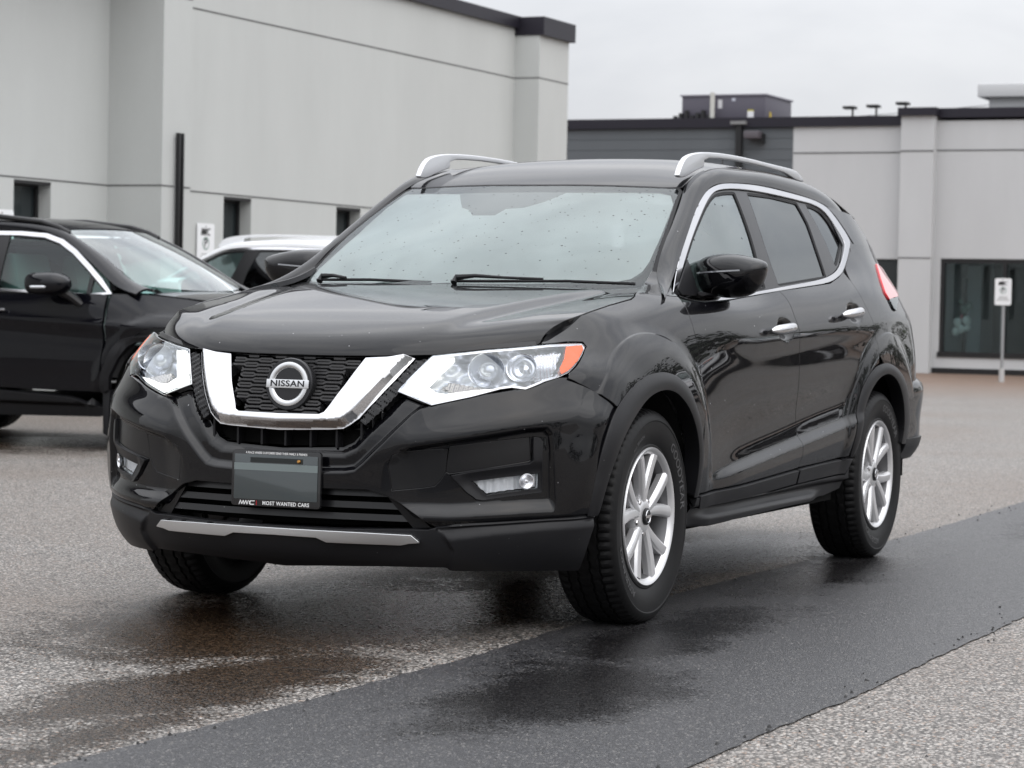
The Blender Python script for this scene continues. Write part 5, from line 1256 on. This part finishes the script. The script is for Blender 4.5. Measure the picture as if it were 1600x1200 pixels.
shift(R, (FX, -8, 0))
# balloons behind the shop glass
bt = tag(empty('balloon_column'), 'column of pale and green balloons behind the far shop window', 'balloons')
for k, (dy, z, r, c) in enumerate([(0, .95, .085, 0), (-.16, .92, .08, 0), (-.08, .80, .08, 0), (-.2, .75, .075, 0), (.02, .82, .06, 0), (-.04, 1.15, .08, 1), (.04, 1.22, .07, 1), (-.1, 1.28, .06, 1), (-.07, 1.02, .05, 2)]):
    MB().lathe([(r*math.sin(math.pi*i/8), -r*math.cos(math.pi*i/8)*1.1) for i in range(9)], lambda x, y, h: (FX-.35+x, -7.37+dy+y, z+h), 14).build('balloon', mat('balloon', ((.75, .76, .72), (.12, .18, .15), (.4, .02, .05))[c], .3), bt)
MB().tube([(FX-.35, -7.42, .3), (FX-.35, -7.42, 1.7)], .05, 8).build('pole', mat('balloon_pole', (.02, .025, .025), .7), bt)
shift(bt, (FX-.35, -7.42, .3))
# roof plant
hv = tag(empty('rooftop_unit'), 'boxy purplish grey air handling unit on the far roof', 'rooftop unit')
HVM = mat('unit_grey', (.10, .094, .118), .5, .2); 
MB().box(FX-1.8, FX-.25, -12.86, -11.22, 4.60, 5.045).build('cabinet', HVM, hv, bevel=.02); MB().box(FX-1.83, FX-.22, -12.89, -11.19, 5.03, 5.055).build('lid', mat('unit_lid', (.2, .19, .23), .5), hv, smooth=False)
for y0, y1, z0, z1, c in ((-12.14, -12.06, 4.80, 4.96, (.6, .6, .62)), (-11.87, -11.80, 4.93, 4.985, (.5, .52, .6)), (-11.56, -11.44, 4.61, 4.74, (.7, .7, .72)), (-11.56, -11.44, 4.74, 4.765, (.45, .4, .03))):
    MB().box(FX-.25, FX-.243, y0, y1, z0, z1).build('label_plate', mat('unit_label', c, .6), hv, smooth=False)
MB().box(FX-.6, FX-.5, -11.222, -11.214, 4.62, 4.74).build('label_plate', mat('unit_label_yellow', (.5, .36, .03), .6), hv, smooth=False)
mb = MB()
for k in range(7): mb.box(FX-.2, FX-.12, -12.98+k*.11, -12.91+k*.11, 4.60, 4.66+.08*((k*37) % 3)/1.6)
mb.build('condenser_pipes', FRM, hv, smooth=False); shift(hv, (FX-1, -12, 4.6))
vp = tag(MB().tube([(FX-.1, -12.2, 4.55), (FX-.1, -12.2, 5.08)], .045, 12).build('vent_pipe', mat('pale_pipe', (.5, .5, .47), .6)), 'pale vertical vent pipe in front of the rooftop unit', 'pipe')
rv = tag(empty('rooftop_vent'), 'flat white hooded vent on the far roof at the right edge', 'vent')
MB().box(FX-1.4, FX-.4, -7.08, -5.6, 4.72, 4.93).build('curb', mat('vent_pale', (.42, .43, .44), .6), rv, smooth=False); MB().box(FX-1.55, FX-.25, -7.26, -5.4, 4.93, 5.17).build('hood', mat('vent_pale_hood', (.50, .51, .52), .5), rv, bevel=.03); shift(rv, (FX-.9, -6.4, 4.72))
for k, (y, z) in enumerate(((-9.46, 4.70), (-9.02, 4.72), (-8.48, 4.76))):
    fl_ = tag(empty('flood_light'), ('leftmost of the small black roof edge flood lights', 'middle one of the small black roof edge flood lights', 'rightmost roof edge flood light, above the far pilaster')[k], 'flood light', 'flood lights on the far roof edge')
    MB().box(FX+.02, FX+.05, y-.015, y+.015, z-.12, z+.02).build('bracket', FRM, fl_, smooth=False); MB().box(FX+.0, FX+.22, y-.14, y+.08, z+.02, z+.07).build('lamp_head', FRM, fl_, bevel=.01); shift(fl_, (FX+.03, y, z-.1))
wl = tag(empty('wall_lamp'), 'dark box lamp on the grey siding beside the black downpipe', 'wall lamp')
MB().box(FX, FX+.28, -11.45, -11.16, 4.20, 4.34).build('lamp_head', mat('lamp_brown', (.09, .08, .09), .5), wl, bevel=.02); MB().box(FX-.02, FX+.1, -11.2, -11.12, 4.12, 4.3).build('mount', FRM, wl, smooth=False); shift(wl, (FX, -11.3, 4.2))
dn = tag(empty('downpipe'), 'black square downpipe with grey rain head on the dark siding', 'downpipe')
MB().box(FX, FX+.1, -11.66, -11.55, 0, 4.5).build('pipe', FRM, dn, smooth=False); MB().box(FX, FX+.16, -11.75, -11.46, 4.47, 4.53).build('rain_head', mat('rain_head', (.2, .2, .2), .5), dn, smooth=False); shift(dn, (FX, -11.6, 0))
cbl = tag(MB().tube([(FX-2, -14 + 8*t, 4.62+.45*t-.35*t*(1-t)) for t in np.linspace(0, 1, 12)], .008, 5).build('roof_cable', mat('cable_grey', (.25, .25, .26), .6)), 'thin cable slanting up across the far roof', 'cable')
# signs
WHT = mat('sign_white', (.78, .79, .80), .5); SGR = mat('sign_green', (.01, .12, .07), .5); SBK = mat('sign_black', (.02, .02, .02), .5)
def sign(fn, w, h, label, full=True, post=None):
    s_ = tag(empty('parking_sign'), label, 'sign', 'parking signs')
    pl = MB().prism(rrect(w, h, .03), fn, 0, .006).build('sign_plate', WHT, s_, smooth=False)
    mwc(lambda x, y, z: fn(x, y+h*.62, .007+z), .035*w/.16, .085*w/.16, .009).build('lettering', SBK, pl, smooth=False)
    r1, r2 = .062*w/.16, .052*w/.16
    ring = MB(); 
    for k in range(28):
        a, b = 2*math.pi*k/28, 2*math.pi*(k+1)/28; ring.add([fn(r1*math.cos(a), r1*math.sin(a)+h*.10, .0075), fn(r1*math.cos(b), r1*math.sin(b)+h*.10, .0075), fn(r2*math.cos(b), r2*math.sin(b)+h*.10, .0075), fn(r2*math.cos(a), r2*math.sin(a)+h*.10, .0075)], [(0, 1, 2, 3)])
    ring.build('ring', SGR, pl, smooth=False)
    text_obj('lettering', 'P', SBK, pl, lambda x, y, z: fn(x, y+h*.10, .0078+z), size=.12*w/.16, bold=.002, ext=.0005)
    for y_, ww in ((-.38, .5), (-.50, .62), (-.62, .8)): MB().prism([(-w*ww, h*y_-.006), (w*ww, h*y_-.006), (w*ww, h*y_+.006), (-w*ww, h*y_+.006)], fn, .0065, .0072).build('fine_print', mat('fine_print_grey', (.35, .35, .35), .6), pl, smooth=False)
    MB().lathe([(0, .009), (.008, .009), (.009, .006)], lambda x, y, z: fn(x, y+h*.86, z), 8).build('bolt', FRM, pl)
    return s_
s1 = sign(lambda x, y, h: (-31.86+h, -5.535+x, 1.43+y), .132, .212, 'white parking sign on a galvanised post before the far shop window')
MB().tube([(-31.9, -5.535, 0), (-31.9, -5.535, 1.6)], .026, 8).build('post', mat('galvanised', (.33, .34, .35), .5, .6), s1); MB().tube([(-31.9, -5.535, 0), (-31.9, -5.535, .22)], .045, 8).build('post_sleeve', mat('galvanised_pale', (.5, .5, .5), .5, .4), s1)
shift(s1, (-31.9, -5.535, 0))
s2 = sign(lambda x, y, h: (-16.69-x, -10.985+h, 1.66+y), .185, .25, 'white parking sign with circled P on the wall behind the white car'); shift(s2, (-16.69, -11, 1.66))
s3 = sign(lambda x, y, h: (-13.22-x, -11.26+h, 1.66+y), .20, .26, 'white parking sign on the wall at the left edge, partly out of view'); shift(s3, (-13.22, -11.28, 1.66))
# ================================================================ black crossover at the left: side surface in (y, z)
CX = -7.82
sy = [-9.12, -8.9, -8.5, -8.0, -7.2, -6.4, -5.85, -5.4, -5.0, -4.7, -4.5, -4.4]
hw = {.20: .86, .36: .895, .55: .915, .75: .92, .92: .91, 1.02: .89, 1.09: .862}
fac = [.80, .90, .97, 1, 1, 1, 1, .99, .965, .90, .80, .70]
def topw(y, z):  # bonnet side rolls in ahead of the pillar
    return 1
net = [[(CX+w_*f*(1 if y < -5.6 else 1-max(0, z-.86)*.55), y, z if y < -5.6 else z-max(0, y+5.6)*.10*(z/1.09)**3) for y, f in zip(sy, fac)] for z, w_ in hw.items()]
KS = Surf(net, 1, tk=list(hw.keys()), sk=sy)
def kd(st, p):
    y, z = st[:, 0], st[:, 1]; d = np.zeros(len(st))
    for cy in (-5.35, -8.04): r = np.hypot(y-cy, z-.36); d += .022*sstep(.62-r, 0, .07)*sstep(z, .3, .5)
    zl = np.interp(y, [-8.5, -5.9], [.98, .86]); d += -.020*np.exp(-((z-zl+.10)/.07)**2)+.012*np.exp(-((z-zl)/.035)**2)
    return d
KS.disp = kd
def yw(z, y): return .862-.42*np.maximum(z-1.09, -.04)-.25*np.maximum(z-1.09, 0)**2
uy = [-9.1, -8.7, -8.2, -7.4, -6.8, -6.3, -5.9, -5.5]; uz = [1.05, 1.12, 1.2, 1.3, 1.4, 1.5, 1.6]
KU = Surf([[(CX+float(yw(z, y))-(.05 if y < -8.9 else 0), y, z) for y in uy] for z in uz], 1, tk=uz, sk=uy)
suv = tag(empty('crossover_car'), 'black crossover car with black roof rails parked at the left edge', 'car')
BLK2 = mat('black_paint_deep', (.002, .002, .004), .4, spec=.03, coat=.7, coat_r=.015); speck(BLK2, 500, .05, (.2, .2, .2, 1), .5)
def mxp(o, c=CX):  # the same part on the far side
    me = o.data.copy(); V = np.array([v.co for v in me.vertices]); V[:, 0] = 2*c-V[:, 0]; F = [tuple(p.vertices)[::-1] for p in me.polygons]
    q = mesh_obj(o.name.split('.')[0], V, F, o.data.materials[0], o.parent, smooth=True); return q
yp = lambda pts: [tuple(at(a, b, 0, -6.92)[1:]) for a, b in pts]
arcp = lambda cy, r, a0, a1, n=14: [(cy+r*math.cos(math.radians(a0+(a1-a0)*i/n)), .36+r*math.sin(math.radians(a0+(a1-a0)*i/n))) for i in range(n+1)]
fen = [(-5.82, 1.082), (-5.60, 1.088), (-5.2, 1.082), (-4.8, 1.05), (-4.55, .98), (-4.46, .80), (-4.46, .40), (-4.75, .38)]+arcp(-5.35, .50, 5, 170)[0:]+[(-5.845, .45), (-5.85, .62)]
door = [(-5.85, 1.08), (-5.855, .9), (-5.86, .7), (-5.855, .40), (-6.2, .40), (-6.86, .41), (-6.86, 1.085)]
rdo = [(-6.865, 1.085), (-6.865, .41), (-7.45, .43), (-7.56, .55), (-7.70, .75), (-7.78, 1.0), (-7.8, 1.09)]
qu = [(-7.805, 1.09), (-7.785, 1.0), (-7.705, .75), (-7.62, .62)]+arcp(-8.04, .50, 150, 10)+[(-8.7+.0, .40), (-9.06, .42), (-9.1, .8), (-9.08, 1.09)]
qu = [(-7.805, 1.09), (-7.785, 1.0), (-7.705, .75), (-7.60, .60)]+[(y, z) for y, z in arcp(-8.04, .50, 28, 172)]+[(-8.9, .42), (-9.08, .5), (-9.1, .8), (-9.08, 1.09)]
kp = []
for nm, P_ in (('fender', fen), ('front_door', door), ('rear_door', rdo), ('rear_quarter', qu)):
    o = panel(nm, KS, np.array(P_), BLK2, suv, res=.03, gap=.003, depth=.03); kp.append(o); mxp(o)
# cladding: raised strip along the doors, angular arches, sill, mud flap
cl = yp([(0, 609), (110, 620), (122, 624), (150, 636), (162, 638), (161, 650), (150, 652), (0, 652)]); cl = [(-7.4, .40), (-6.9, .395)]+cl[:-1]+[(-6.7, .21), (-7.5, .22)]
o = panel('sill_cladding', KS, np.array(cl), CLAD, suv, res=.025, off=.02, depth=.05, ofn=lambda st, p: -.03*sstep(.31-st[:, 1], -.005, .01)); mxp(o)
fo = yp([(163, 612), (161, 601), (165, 581), (181.5, 544), (194, 529), (211, 524.5), (238, 523)])+[(-5.2, .815), (-5.0, .76), (-4.86, .62), (-4.80, .42)]
fi = yp([(174, 608), (176, 588), (191, 559), (203.5, 542), (216, 534), (240, 534)])+[(-5.2, .76), (-5.03, .70), (-4.92, .60), (-4.86, .42)]
o = panel('wheel_arch_trim', KS, np.array(fo+fi[::-1]), CLAD, suv, res=.02, off=.03, depth=.06, ofn=lambda st, p: -.012*sstep(-dist(st, np.array(fi), False), -.03, 0)); mxp(o)
ro_ = [(y-2.69, z) for y, z in fo]; ri_ = [(y-2.69, z) for y, z in fi]
o = panel('wheel_arch_trim', KS, np.array([(max(y, -9.0), z) for y, z in ro_+ri_[::-1]]), CLAD, suv, res=.03, off=.03, depth=.06); mxp(o)
mf = MB(); q = yp([(163, 610), (174, 608), (171, 682), (163, 677)]); mf.prism(q, lambda u, v, d: (d, u, v), -7.05, -6.90); mf.build('mud_flap', CLAD, suv, bevel=.004)
# greenhouse
wo = yp([(0, 360), (42, 363.5), (70, 373), (97, 390), (128, 416), (150, 436), (171, 459.5), (136, 462.5), (0, 457)]); wo = [(-8.55, 1.14), (-8.45, 1.38), (-8.2, 1.46), (-7.4, 1.515)]+wo[:-1]+[(-6.7, 1.085), (-7.6, 1.09), (-8.4, 1.10)]
wi = yp([(0, 366), (40, 369.5), (67, 379), (94, 396), (124, 421), (146, 441), (163, 457), (136, 459.5), (0, 453.5)]); wi = [(-8.51, 1.16), (-8.41, 1.37), (-8.17, 1.435), (-7.4, 1.49)]+wi[:-1]+[(-6.7, 1.10), (-7.6, 1.105), (-8.38, 1.115)]
WO, WI = np.array(wo), np.array(wi)
o = panel('window_trim', KU, WO, CHROME, suv, [WI], res=.02, off=.006, depth=.02, gap=0); mxp(o)
ga = np.array(yp([(0, 368), (40, 371), (66, 380.5), (93, 397), (123, 423), (130, 430), (130, 459), (0, 453)])+[(-6.78, 1.11), (-6.82, 1.49)])
gb = np.array(yp([(136, 436), (146, 444), (160, 457), (136, 458.5)])); gc = np.array([(-6.92, 1.485), (-7.4, 1.48), (-7.75, 1.46), (-7.7, 1.115), (-6.88, 1.11)]); gd = np.array([(-7.83, 1.455), (-8.15, 1.42), (-8.38, 1.36), (-8.46, 1.17), (-7.8, 1.12)])
o = panel('pillar_trim', KU, WI, SATIN, suv, [ga, gb, gc, gd], res=.02, depth=.02, gap=0, off=-.002); mxp(o)
GS2 = glass('green_side_glass', (.45, .74, .68), 1.5, 1.0)[0]
for g_, m_ in ((ga, GS2), (gb, GS2), (gc, PRIVG), (gd, PRIVG)): o = panel('side_window', KU, g_, m_, suv, res=.04, off=-.012, depth=.003, gap=0); mxp(o)
# pillar and roof side, roof, screen, bonnet
ka = [(-5.62, 1.085), (-5.75, 1.12), (-5.98, 1.25), (-6.22, 1.39), (-6.42, 1.475), (-6.7, 1.515), (-7.1, 1.53), (-7.6, 1.52), (-8.1, 1.485), (-8.45, 1.42), (-8.75, 1.30), (-8.95, 1.12)]
kb = [(.66, -5.60, 1.115), (.70, -5.72, 1.16), (.665, -5.95, 1.30), (.62, -6.20, 1.435), (.585, -6.42, 1.53), (.575, -6.7, 1.58), (.57, -7.1, 1.60), (.57, -7.6, 1.595), (.56, -8.1, 1.565), (.55, -8.5, 1.50), (.57, -8.8, 1.36), (.62, -9.02, 1.15)]
rb2 = [[], [], [], [], []]
for (y, z), (bx, by, bz) in zip(ka, kb):
    a = np.array([float(yw(z, y)), y, z]); b = np.array([bx, by, bz]); d = b-a; n = np.array([.72, 0, .69]); n -= d*(n@d)/(d@d); n /= np.linalg.norm(n)
    for j, (t, q) in enumerate([(0, 0), (.22, .7), (.55, 1), (.85, .5), (1, 0)]): rb2[j].append(tuple(a+d*t+n*.022*q+[CX, 0, 0]))
KR = Surf(rb2, -1)
o = panel('roof_side_rail', KR, np.array([[KR.sk[0], KR.tk[0]], [KR.sk[-1], KR.tk[0]], [KR.sk[-1], KR.tk[-1]], [KR.sk[0], KR.tk[-1]]]), BLK2, suv, res=.03, gap=0, depth=.02); mxp(o)
xs_ = np.array([-1, -.8, -.45, 0, .45, .8, 1])
def sheet(name, rows, m, par, res=.06):  # rows: (y, z, halfwidth, crown, forward shift at the middle)
    S_ = Surf([[(CX+x*w_, y+f*(1-x*x), z+c*(1-abs(x)**2.4)) for x in xs_] for y, z, w_, c, f in rows], 1)
    st = np.array([[S_.sk[0], S_.tk[0]], [S_.sk[-1], S_.tk[0]], [S_.sk[-1], S_.tk[-1]], [S_.sk[0], S_.tk[-1]]])
    n_ = S_.nrm(st.mean(0)[None])[0]; S_.out = 1 if n_[2]+n_[1]*.5 > 0 else -1
    return panel(name, S_, st, m, par, res=res, gap=.002, depth=.02), S_
KROOF, _ = sheet('roof', [(-6.43, 1.535, .56, .022, .10), (-6.7, 1.580, .55, .03, .04), (-7.2, 1.602, .55, .035, 0), (-7.9, 1.585, .55, .03, 0), (-8.5, 1.50, .54, .03, -.03)], BLK2, suv)
KWS = glass('suv_windscreen', (.80, .90, .88), 1.6, 1.5)[0]
scr, _s = sheet('windscreen', [(-5.71, 1.150, .70, -.035, .16), (-5.95, 1.295, .665, -.004, .13), (-6.2, 1.43, .62, .008, .115), (-6.41, 1.525, .585, .018, .10)], KWS, suv)
sheet('bonnet', [(-4.42, .86, .62, .02, .10), (-4.50, .94, .68, .03, .10), (-4.7, .995, .70, .035, .08), (-5.1, 1.045, .715, .035, .06), (-5.45, 1.075, .72, .03, .10), (-5.62, 1.09, .70, .02, .16)], BLK2, suv)
sheet('tailgate', [(-8.5, 1.50, .54, .02, -.03), (-8.85, 1.33, .60, .0, -.05), (-9.05, 1.10, .70, .0, -.06), (-9.16, .8, .74, 0, -.04), (-9.12, .35, .74, 0, -.04)], BLK2, suv)
sheet('front_bumper', [(-4.42, .86, .63, 0, .12), (-4.38, .7, .68, 0, .12), (-4.36, .5, .70, 0, .12), (-4.42, .26, .68, 0, .10)], CLAD, suv)
MB().box(CX-.80, CX+.80, -8.9, -4.6, .24, .32).build('underbody', DARK, suv, smooth=False)
MB().box(CX-.78, CX+.78, -8.8, -5.75, .5, .72).build('cabin_floor', INTM, suv, smooth=False)
MB().box(CX-.70, CX+.70, -5.98, -5.70, .75, 1.06).build('dashboard', INTM, suv, bevel=.03)
for dx in (-.37, .37): MB().prism([(-6.75, .6), (-6.78, 1.15), (-6.84, 1.36), (-6.92, 1.36), (-6.95, 1.1), (-6.93, .6)], lambda u, v, d: (CX+dx+d, u, v), -.22, .22).build('seat', SEATM, suv, bevel=.03)
# roof rails (black), mirror, handle, wheels
for s in (1, -1):
    MB().tube([(CX+s*.585, y, z) for y, z in ((-6.36, 1.505), (-6.45, 1.545), (-6.6, 1.585), (-7.0, 1.625), (-7.6, 1.63), (-8.2, 1.59), (-8.45, 1.53))], .020, 8).build('roof_rail', SATIN, suv)
    hx = CX+s*.93
    sec = [(-6.06, .25), (-6.09, .62), (-6.14, .9), (-6.2, 1), (-6.28, 1), (-6.35, .92), (-6.37, .8), (-6.36, .1)]
    V = []; F = []; m_ = 20
    for y, k in sec:
        for j in range(m_):
            a = 2*math.pi*j/m_; ca, sa = math.cos(a), math.sin(a); rx_ = .115*abs(ca)**.75*np.sign(ca); rz = (.078 if sa > 0 else .085)*abs(sa)**.75*np.sign(sa)
            V.append((hx+s*.09+rx_*k, y, 1.145+rz*k))
    for i in range(len(sec)-1):
        for j in range(m_): F.append((i*m_+j, i*m_+(j+1) % m_, (i+1)*m_+(j+1) % m_, (i+1)*m_+j))
    F.append(tuple(range(m_)))
    mi_ = MB().add(V, F).build('door_mirror', BLK2, suv, angle=40)
    MB().tube([(hx+s*.16, -6.14, 1.122), (hx+s*.206, -6.21, 1.120), (hx+s*.208, -6.30, 1.118)], .010, 6).build('indicator_strip', mat('clear_strip', (.6, .62, .64), .15, .4), mi_)
    MB().tube([(hx+s*.03, -6.18, 1.10), (hx-s*.01, -6.12, 1.06), (hx-s*.05, -6.05, 1.00)], [.05, .045, .04], 10, flat=.8).build('mirror_arm', SATIN, mi_)
    MB().tube([(CX+s*.925, y, .955) for y in (-6.84, -6.75, -6.66)], [.008, .013, .010], 8).build('handle', mat('dark_chrome', (.35, .35, .36), .2, 1), suv)
for cy in (-5.35, -8.04):
    for s in (1, -1):
        o = wheel0.copy(); C.objects.link(o); o.parent = suv; o.location = (CX+s*.80, cy, .3605); o.rotation_euler = (0, math.radians(17), -math.pi/2 if s > 0 else math.pi/2)
        for ch in wheel0.children: c = ch.copy(); C.objects.link(c); c.parent = o
        V = []; F = []; n = 22
        for i in range(n+1):
            a = math.radians(2+176*i/n)
            for x in (.36, .84): V.append((CX+s*x, cy+.45*math.cos(a), .36+.45*math.sin(a)))
        for i in range(n): F.append((2*i, 2*i+1, 2*i+3, 2*i+2))
        F.append(tuple(2*i for i in range(n+1))); MB().add(V, F).build('wheel_liner', LIN, suv)
# ================================================================ copies of the crossover: the white car by the wall, and others that stand behind the camera side
WPAINT = mat('white_paint', (.80, .81, .83), .35, coat=1, coat_r=.02)
def copy_car(loc, rz, paint, label, skip=('plate_frame', 'badge'), light=False):
    r = tag(empty('crossover_car', loc, rz), label, 'car')
    swap = {PAINT: paint, RAILM: paint if paint is WPAINT else RAILM}
    def cp(o, par):
        if o.name.split('.')[0] in skip: return
        c = o.copy(); C.objects.link(c); c.parent = par
        for sl in c.material_slots:
            if sl.material in swap: q = swap[sl.material]; sl.link = 'OBJECT'; sl.material = q
        for ch in o.children: cp(ch, c)
    for ch in list(car.children): cp(ch, r)
    return r
copy_car((-13.3, -9.55, 0), -math.pi/2, WPAINT, 'white crossover car parked nose in at the wall between the two black cars')
# what stands round the lot on the camera's side (seen in the paint): parked cars and a belt of trees
SILV2 = mat('silver_car_paint', (.35, .36, .38), .35, .4, coat=1); RED2 = mat('dark_red_paint', (.10, .008, .01), .35, coat=1); 
copy_car((-21.5, 8.2, 0), -.25, WPAINT, 'white crossover car standing opposite, mirrored in the glossy doors', skip=('plate_frame', 'badge'))
copy_car((-17.5, 10.6, 0), -.35, SILV2, 'silver crossover car standing opposite, mirrored in the rear door', skip=('plate_frame', 'badge'))
copy_car((-14.0, 12.6, 0), -.45, RED2, 'dark red crossover car standing opposite, mirrored in the front fender', skip=('plate_frame', 'badge'))
LEAFM = mat('tree_leaves', (.05, .065, .035), .7); BARK = mat('tree_bark', (.06, .05, .04), .9)
V = []; F = []
def leaf_clump(c, r, n):
    P_ = RNG.normal(0, 1, (n, 3)); P_ /= np.linalg.norm(P_, axis=1)[:, None]; P_ *= (RNG.random(n)**.4)[:, None]*r
    for p in P_:
        q = c+p*[1, 1, .8]; a = RNG.normal(0, 1, 3); a /= np.linalg.norm(a); b = np.cross(a, [0, 0, 1.]); b /= np.linalg.norm(b)+1e-6; s_ = RNG.uniform(.14, .34); n0 = len(V)
        V.extend([q-a*s_, q+b*s_*.6, q+a*s_, q-b*s_*.6]); F.append((n0, n0+1, n0+2, n0+3))
for k in range(30):
    if k < 16: x, y = -60+k*3.4+RNG.uniform(-1.5, 1.5), 8+k*1.9+RNG.uniform(-2, 2)
    else: x, y = 5+(k-16)*4, 44+RNG.uniform(-1, 2)
    h = RNG.uniform(4.0, 7.5)
    for j in range(7): leaf_clump(np.array([x, y, h*(.18+.09*j)])+RNG.normal(0, 1, 3)*[1.5, 1.1, .4], RNG.uniform(1.2, 2.0), 110)
    n0 = len(V)
    for a in range(5): t = 2*math.pi*a/5; V.extend([np.array([x+.16*math.cos(t), y+.16*math.sin(t), 0]), np.array([x+.07*math.cos(t), y+.07*math.sin(t), h*.7])])
    for a in range(5): b = (a+1) % 5; F.append((n0+2*a, n0+2*b, n0+2*b+1, n0+2*a+1))
tag(mesh_obj('tree_belt', V, F, LEAFM, smooth=False), 'dark belt of trees round the lot, mirrored in the glossy paint', 'trees', kind='stuff')
